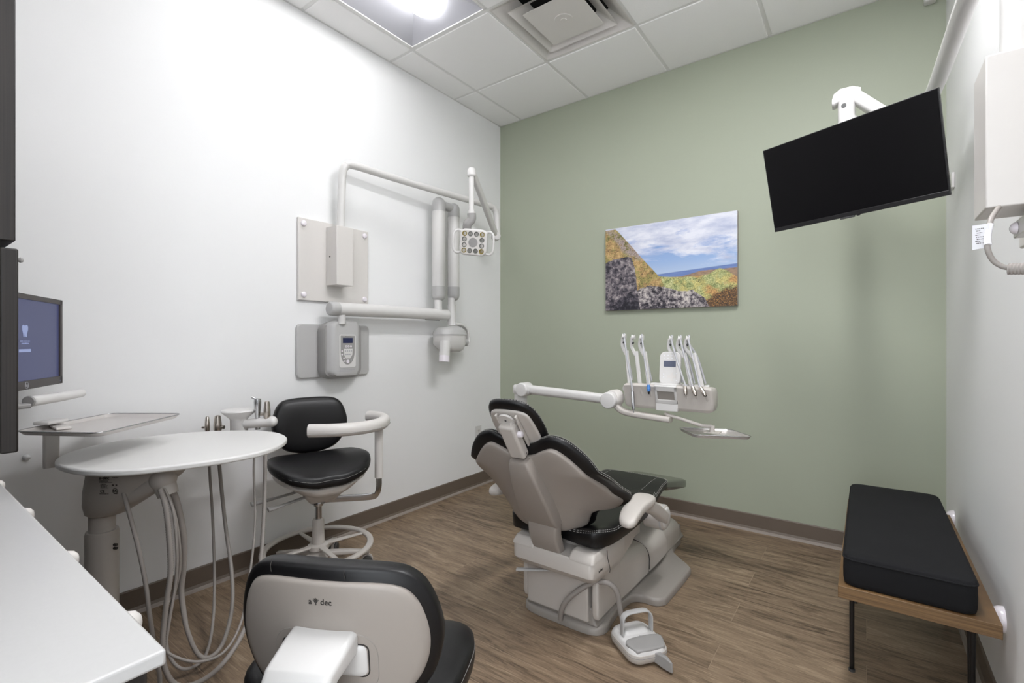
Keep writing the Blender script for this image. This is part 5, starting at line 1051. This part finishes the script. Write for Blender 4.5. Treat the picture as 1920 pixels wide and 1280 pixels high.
    for x, y in [(-0.03, 0.065), (-0.01, 0.065), (0.01, 0.065), (0.03, 0.065), (-0.03, 0.05), (-0.01, 0.05), (0.01, 0.05), (0.03, 0.05), (-0.03, -0.03), (-0.03, -0.045), (0.035, -0.025), (0.035, -0.06)]:
        part('key', MB().cyl(K(x, y, 0.008), K(x, y, 0.0088), 0.003, n=8), 'label', kp)
    part('arrow_pad', MB().prism([(0.012 + x, -0.042 + y) for x, y in [(-0.006, 0.022), (0.006, 0.022), (0.006, 0.006), (0.022, 0.006), (0.022, -0.006), (0.006, -0.006), (0.006, -0.022), (-0.006, -0.022), (-0.006, -0.006), (-0.022, -0.006), (-0.022, 0.006), (-0.006, 0.006)]], 0.008, 0.0088, K), 'pale', kp, smooth=False)
    part('keypad_neck', MB().obox((-0.797, 2.44, 0.94), ax, (0, 1, 0), (0, 0, 1), 0.06, 0.02, 0.05), 'midgrey', t)
    # whip arms with pulleys
    whips = [(-1.022, -1.052, 1.192), (-0.964, -1.000, 1.188), (-0.916, -0.954, 1.186), (-0.758, -0.800, 1.180), (-0.698, -0.755, 1.180), (-0.645, -0.716, 1.180)]
    for i, (xb, xt, zt) in enumerate(whips):
        k1 = Vector((xb + (xt - xb) * 0.62, 2.452, 0.93 + (zt - 0.93) * 0.68))
        wa = part('whip_arm', MB().sweep([(xb, 2.45, 0.92), k1, ], rrect(0.020, 0.012, 0.004), up=(0, 1, 0), sm=False), 'white', t, bevel=0.002)
        part('whip_tip', MB().sweep([k1 + Vector((-0.004, 0, -0.02)), Vector((xt - 0.012, 2.45, zt - 0.055)), Vector((xt - 0.006, 2.445, zt - 0.01))], rrect(0.017, 0.011, 0.004), up=(0, 1, 0)), 'white', wa)
        part('pulley', MB().lathe([(0, -0.009), (0.015, -0.009), (0.010, -0.002), (0.010, 0.002), (0.015, 0.009), (0, 0.009)], (xt + 0.004, 2.438, zt - 0.008), (1, 0.15, 0), n=20), 'white', wa)
        part('spring_clip', MB().cyl((xt - 0.004, 2.44, zt - 0.042), (xt + 0.004, 2.44, zt - 0.036), 0.005, n=10), 'darkgrey', wa)
    # tray support
    part('tray_bracket', MB().tube([(-0.81, 2.385, 0.80), (-0.79, 2.385, 0.792), (-0.70, 2.39, 0.77), (-0.64, 2.41, 0.752), (-0.60, 2.44, 0.748)], 0.0085, n=12), 'warm', t, ang=60)
    part('tray_post', MB().cyl((-0.60, 2.44, 0.752), (-0.60, 2.44, 0.719), 0.012).box(-0.635, -0.565, 2.425, 2.475, 0.7165, 0.722), 'warm', t, bevel=0.001)
    # handpieces in their cradles, each with its own tube over a pulley
    def piece(xb, xt, zt, tip, end, m, r, label, tubeoff=0.0, tipm=None):
        tip = Vector(tip); end = Vector(end); d = (end - tip).normalized(); L = (end - tip).length
        o = part('handpiece', MB().lathe([(0, 0), (r * 0.8, 0.001), (r, 0.006), (r, L * 0.6), (r * 1.06, L * 0.62), (r * 0.92, L - 0.004), (r * 0.8, L), (r * 0.5, L), (0, L - 0.002)], tip, d, n=20), m, ang=40)
        tag(o, label, 'handpiece', 'handpieces on the delivery head')
        part('tube', MB().tube([(xb + 0.01, 2.46, 0.95), (xb + (xt - xb) * 0.5 + tubeoff, 2.458, 1.08), (xt - 0.004 + tubeoff, 2.452, zt - 0.03), (xt + 0.004 + tubeoff * 0.5, 2.438, zt + 0.006), (xt + 0.012, 2.425, zt - 0.03), Vector((xt + 0.012, 2.42, zt - 0.03)).lerp(tip, 0.55), tip - d * 0.01, tip + d * 0.004], 0.0048, n=10), 'tube', o, ang=70)
        return o
    h1 = piece(-1.022, -1.052, 1.192, (-0.960, 2.335, 0.905), (-0.951, 2.328, 0.812), 'chrome', 0.0085, 'long chrome handpiece hanging over the front lip at the left of the delivery head')
    part('tip', MB().cyl((-0.951, 2.328, 0.812), (-0.950, 2.327, 0.796), 0.003, n=10), 'chrome', h1)
    h2 = piece(-0.916, -0.954, 1.186, (-0.876, 2.335, 0.942), (-0.872, 2.329, 0.908), 'bluetip', 0.0085, 'blue capped tubing end left of the keypad on the delivery head')
    part('tip', MB().cyl((-0.872, 2.329, 0.908), (-0.871, 2.327, 0.895), 0.006, 0.003, n=12), 'dark', h2)
    for (xb, xt, zt), tx, ex, lab in ((whips[3], -0.697, -0.692, 'short steel handpiece just right of the keypad'), (whips[4], -0.662, -0.646, 'middle of the three short steel handpieces right of the keypad'), (whips[5], -0.626, -0.602, 'rightmost short steel handpiece on the delivery head')):
        hh = piece(xb, xt, zt, (tx, 2.335, 0.944), (ex, 2.327, 0.904), 'steel', 0.0088, lab, tubeoff=0.006)
        part('open_end', MB().cyl((ex, 2.3272, 0.905), (ex + 0.0004, 2.3268, 0.9035), 0.0068, n=16), 'dark', hh)
delivery()
tray('instrument_tray', [(-0.782, 2.50), (-0.655, 2.345), (-0.421, 2.457), (-0.548, 2.600)], 0.7105 - 0.0075, 'small steel tray hanging below the delivery head against the green wall', None)

# ------------------------------------------------------------------ bench
def bench():
    x0, x1, y0, y1, z = -0.073, 0.296, 1.828, 2.862, 0.39
    t = thing('waiting_bench', 'low oak bench board on black hairpin legs along the right wall', 'bench', ((x0 + x1) / 2, (y0 + y1) / 2, 0))
    part('seat_board', MB().box(x0, x1, y0, y1, z - 0.038, z), 'oak', t, bevel=0.0015, smooth=False)
    for x, ya, yb, yf in ((-0.042, 2.03, 2.11, 2.07), (0.262, 1.99, 2.11, 2.05), (-0.042, 2.58, 2.66, 2.62), (0.262, 2.58, 2.70, 2.64)):
        dy = 0.02 if x < 0 else 0.035
        l = part('leg', MB().tube([(x, yf - dy, z - 0.04), (x, yf - 0.008, 0.03), (x, yf, 0.008), (x, yf + 0.008, 0.03), (x, yf + dy, z - 0.04)], 0.0072, n=12, sm=False), 'blackp', t, ang=60)
        part('leg_plate', MB().box(x - 0.03, x + 0.03, yf - 0.06, yf + 0.06, z - 0.042, z - 0.038), 'blackp', l, smooth=False)
        part('foot_pad', MB().cyl((x, yf, 0), (x, yf, 0.008), 0.010, n=14), 'darkgrey', l)
    c0, c1, d0, d1 = -0.060, 0.252, 1.838, 2.80
    fc = lambda a, b_, h: Vector(((c0 + c1) / 2 + a, (d0 + d1) / 2 + b_, z + 0.048 + h))
    ol = rrect(c1 - c0, d1 - d0, 0.03, 6)
    mb = MB().loft([[fc(a * k1, b_ * k2, h) for a, b_ in ol] for k1, k2, h in ((0.94, 0.985, -0.0475), (0.985, 0.996, -0.043), (1.0, 1.0, -0.03), (1.004, 1.002, 0.0), (1.0, 1.0, 0.032), (0.985, 0.996, 0.045), (0.95, 0.985, 0.0485), (0.75, 0.92, 0.051), (0.4, 0.6, 0.052))])
    cu = part('bench_cushion', mb, 'cushion', ang=70)
    tag(cu, 'charcoal box cushion lying on the oak bench', 'cushion')
    part('piping', MB().tube([fc(a * 0.999, b_ * 0.9995, 0.036) for a, b_ in ol] + [fc(ol[0][0] * 0.999, ol[0][1] * 0.9995, 0.036)], 0.003, n=8, sm=False), 'cushion', cu, ang=70)
bench()

# ------------------------------------------------------------------ television on a swing boom, wall box
def tv():
    TL = Vector((-0.367, 2.350, 1.992)); ax = Vector((0.93375, -0.35720, 0.02259)).normalized(); dn = Vector((0.09211, 0.21402, -0.97248)); dn = (dn - ax * dn.dot(ax)).normalized()
    n = dn.cross(ax).normalized()      # towards the viewer
    if n.y > 0: n = -n
    W_, H_ = 0.60, 0.358
    t = thing('wall_television', 'black flat television tilted down from a ceiling-height boom', 'television', tuple(TL + ax * W_ / 2 + dn * H_))
    F = lambda a, b_, h: TL + ax * a + dn * b_ + n * h
    def slab(a0, a1, b0, b1, h0, h1): return MB().add([F(a, b_, h) for a in (a0, a1) for b_ in (b0, b1) for h in (h0, h1)], [(0, 1, 3, 2), (4, 6, 7, 5), (0, 4, 5, 1), (2, 3, 7, 6), (0, 2, 6, 4), (1, 5, 7, 3)])
    part('casing', slab(0, W_, 0, H_, -0.014, 0), 'bezel', t, bevel=0.002)
    part('rear_housing', slab(0.12, W_ - 0.12, 0.08, H_ - 0.06, -0.045, -0.013), 'blackp', t, bevel=0.012)
    part('screen', slab(0.004, W_ - 0.004, 0.004, H_ - 0.018, -0.001, 0.0008), 'screen', t, smooth=False)
    part('chin', slab(0.002, W_ - 0.002, H_ - 0.017, H_ - 0.001, -0.001, 0.003), 'bezel', t, bevel=0.001)
    part('logo_tab', slab(0.262, 0.312, H_ - 0.002, H_ + 0.006, -0.008, 0.003), 'darkgrey', t, bevel=0.002)
    part('sensor', slab(0.32, 0.33, H_ - 0.002, H_ + 0.004, -0.006, 0.002), 'bezel', t)
    cb = F(0.30, 0.16, -0.045)
    # mount: boom along the right wall, knuckle, arm and drop post
    m = thing('television_boom', 'white pipe boom running along the right wall to the television', 'mounting arm', (XR, 1.46, 1.43))
    part('mount_panel', MB().box(XR - 0.02, XR, 1.25, 1.70, 1.385, 1.84), 'pale', m, bevel=0.004)
    bx = part('cover_box', MB().box(0.2005, XR - 0.02, 1.40, 1.535, 1.436, 1.755), 'pale', m, bevel=0.003)
    part('riser_pipe', MB().tube([(0.258, 1.47, 1.74), (0.258, 1.47, 1.95), (0.257, 1.475, 2.04), (0.253, 1.50, 2.085), (0.245, 1.56, 2.10), (0.225, 1.80, 2.10), (0.213, 2.3, 2.115), (0.205, 2.50, 2.12), (0.195, 2.60, 2.12)], 0.0255, n=20), 'white', m, ang=70)
    for y, z in ((1.28, 1.41), (1.66, 1.81), (1.28, 1.81)):
        part('screw_cap', MB().lathe([(0, 0), (0.016, 0), (0.016, 0.006), (0.012, 0.011), (0, 0.013)], (XR - 0.02, y, z), (-1, 0, 0)), 'pearl', m)
    part('boom_knuckle', MB().cyl((0.195, 2.60, 2.07), (0.195, 2.60, 2.17), 0.033, n=24, r_end=0.008), 'white', m)
    part('swing_arm', MB().sweep([(0.195, 2.60, 2.105), (0.12, 2.60, 2.09), (0.07, 2.60, 2.115), (-0.045, 2.60, 2.238)], rrect(0.058, 0.050, 0.014), sm=False, up=(0, 0, 1)), 'white', m, bevel=0.004)
    el = part('arm_cap', MB().loft([[Vector((x, 2.60 + a, z + b_)) for a, b_ in rrect(0.062, h, 0.014, 5)] for x, z, h in ((-0.125, 2.222, 0.03), (-0.118, 2.232, 0.055), (-0.095, 2.246, 0.06), (-0.05, 2.248, 0.056), (-0.02, 2.236, 0.05))]), 'white', m, ang=50, bevel=0.002)
    part('drop_post', MB().cyl((-0.072, 2.59, 2.225), (-0.072, 2.59, 2.12), 0.032, n=26), 'white', m)
    part('post_hole', MB().cyl((-0.080, 2.559, 2.19), (-0.080, 2.5575, 2.19), 0.010, n=16), 'darkgrey', m)
    part('post_sleeve', MB().cyl((-0.068, 2.59, 2.14), (-0.068, 2.59, 1.90), 0.036, n=26), 'white', m)
    part('tilt_head', MB().tube([(-0.068, 2.59, 1.92), (-0.075, 2.52, 1.87), tuple(cb + n * -0.004)], 0.03, n=16, sm=False), 'midgrey', m)
    part('vesa_plate', MB().add([F(a, b_, h) for a in (0.24, 0.36) for b_ in (0.10, 0.22) for h in (-0.052, -0.0452)], [(0, 1, 3, 2), (4, 6, 7, 5), (0, 4, 5, 1), (2, 3, 7, 6), (0, 2, 6, 4), (1, 5, 7, 3)]), 'midgrey', m)
    # cable leaving the box, with its tag
    t2 = thing('power_cable', 'grey cable with a white printed tag looping below the right wall box', 'cable', (0.2, 1.33, 1.30))
    part('cord', MB().tube([(0.226, 1.42, 1.442), (0.218, 1.395, 1.431), (0.202, 1.354, 1.404), (0.194, 1.335, 1.370), (0.192, 1.322, 1.341), (0.199, 1.322, 1.318), (0.211, 1.320, 1.304), (0.224, 1.318, 1.298)], 0.0048, n=12), 'hose', t2, ang=70)
    part('strain_relief', MB().tube([(0.221, 1.318, 1.297), (0.25, 1.306, 1.294), (0.285, 1.292, 1.292)], 0.0115, n=16, rib=0.0025, ribamp=0.1), 'hose', t2, ang=40)
    tg = MB(); A_, B_, C_, D_ = Vector((0.174, 1.350, 1.3935)), Vector((0.1965, 1.333, 1.3915)), Vector((0.1955, 1.333, 1.345)), Vector((0.174, 1.350, 1.3435))
    nn = (B_ - A_).cross(D_ - A_).normalized() * 0.0006
    tg.add([p + nn * s for p in (A_, B_, C_, D_) for s in (-1, 1)], [(0, 2, 4, 6), (1, 7, 5, 3), (0, 1, 3, 2), (2, 3, 5, 4), (4, 5, 7, 6), (6, 7, 1, 0)])
    tgo = part('cable_tag', tg, 'label', t2, smooth=False)
    part('tag_wrap', MB().tube([(0.199, 1.345, 1.391), (0.194, 1.333, 1.368), (0.1925, 1.322, 1.347)], 0.0058, n=12), 'label', t2)
    ex = (B_ - A_).normalized(); ey = (A_ - D_).normalized(); out = ex.cross(ey)
    strokes('fine_print', [(0.004 + 0.0012 * (i % 3), -0.0042 * i, (0.014, 0.007, 0.009, 0.008, 0.013, 0.012, 0.009, 0.014)[i]) for i in range(8)], 0.0015, D_.lerp(A_, 0.84) + ex * 0.0015, ex, ey, 'print', tgo, depth=0.0006)
    # small box and bumper under it
    b = thing('wall_junction_box', 'small white wall box with a pearl bumper beside it at the right edge', 'junction box', (XR, 1.28, 1.38))
    part('cover', MB().box(0.262, XR - 0.0, 1.40, 1.52, 1.385, 1.42), 'white', b, bevel=0.002)
    part('conduit', MB().cyl((0.30, 1.46, 0.6), (0.30, 1.46, 1.386), 0.018, n=18), 'white', b)
    dome((0.2615, 1.485, 1.402), (-1, 0, 0), 0.013, 0.012, 'pearl white bumper on the small box under the right wall panel')
tv()
tag(part('wall_hook', MB().box(XR - 0.012, XR, 2.96, 3.02, 1.86, 1.93), 'white', bevel=0.003), 'small white plate on the right wall just past the television edge', 'wall plate')
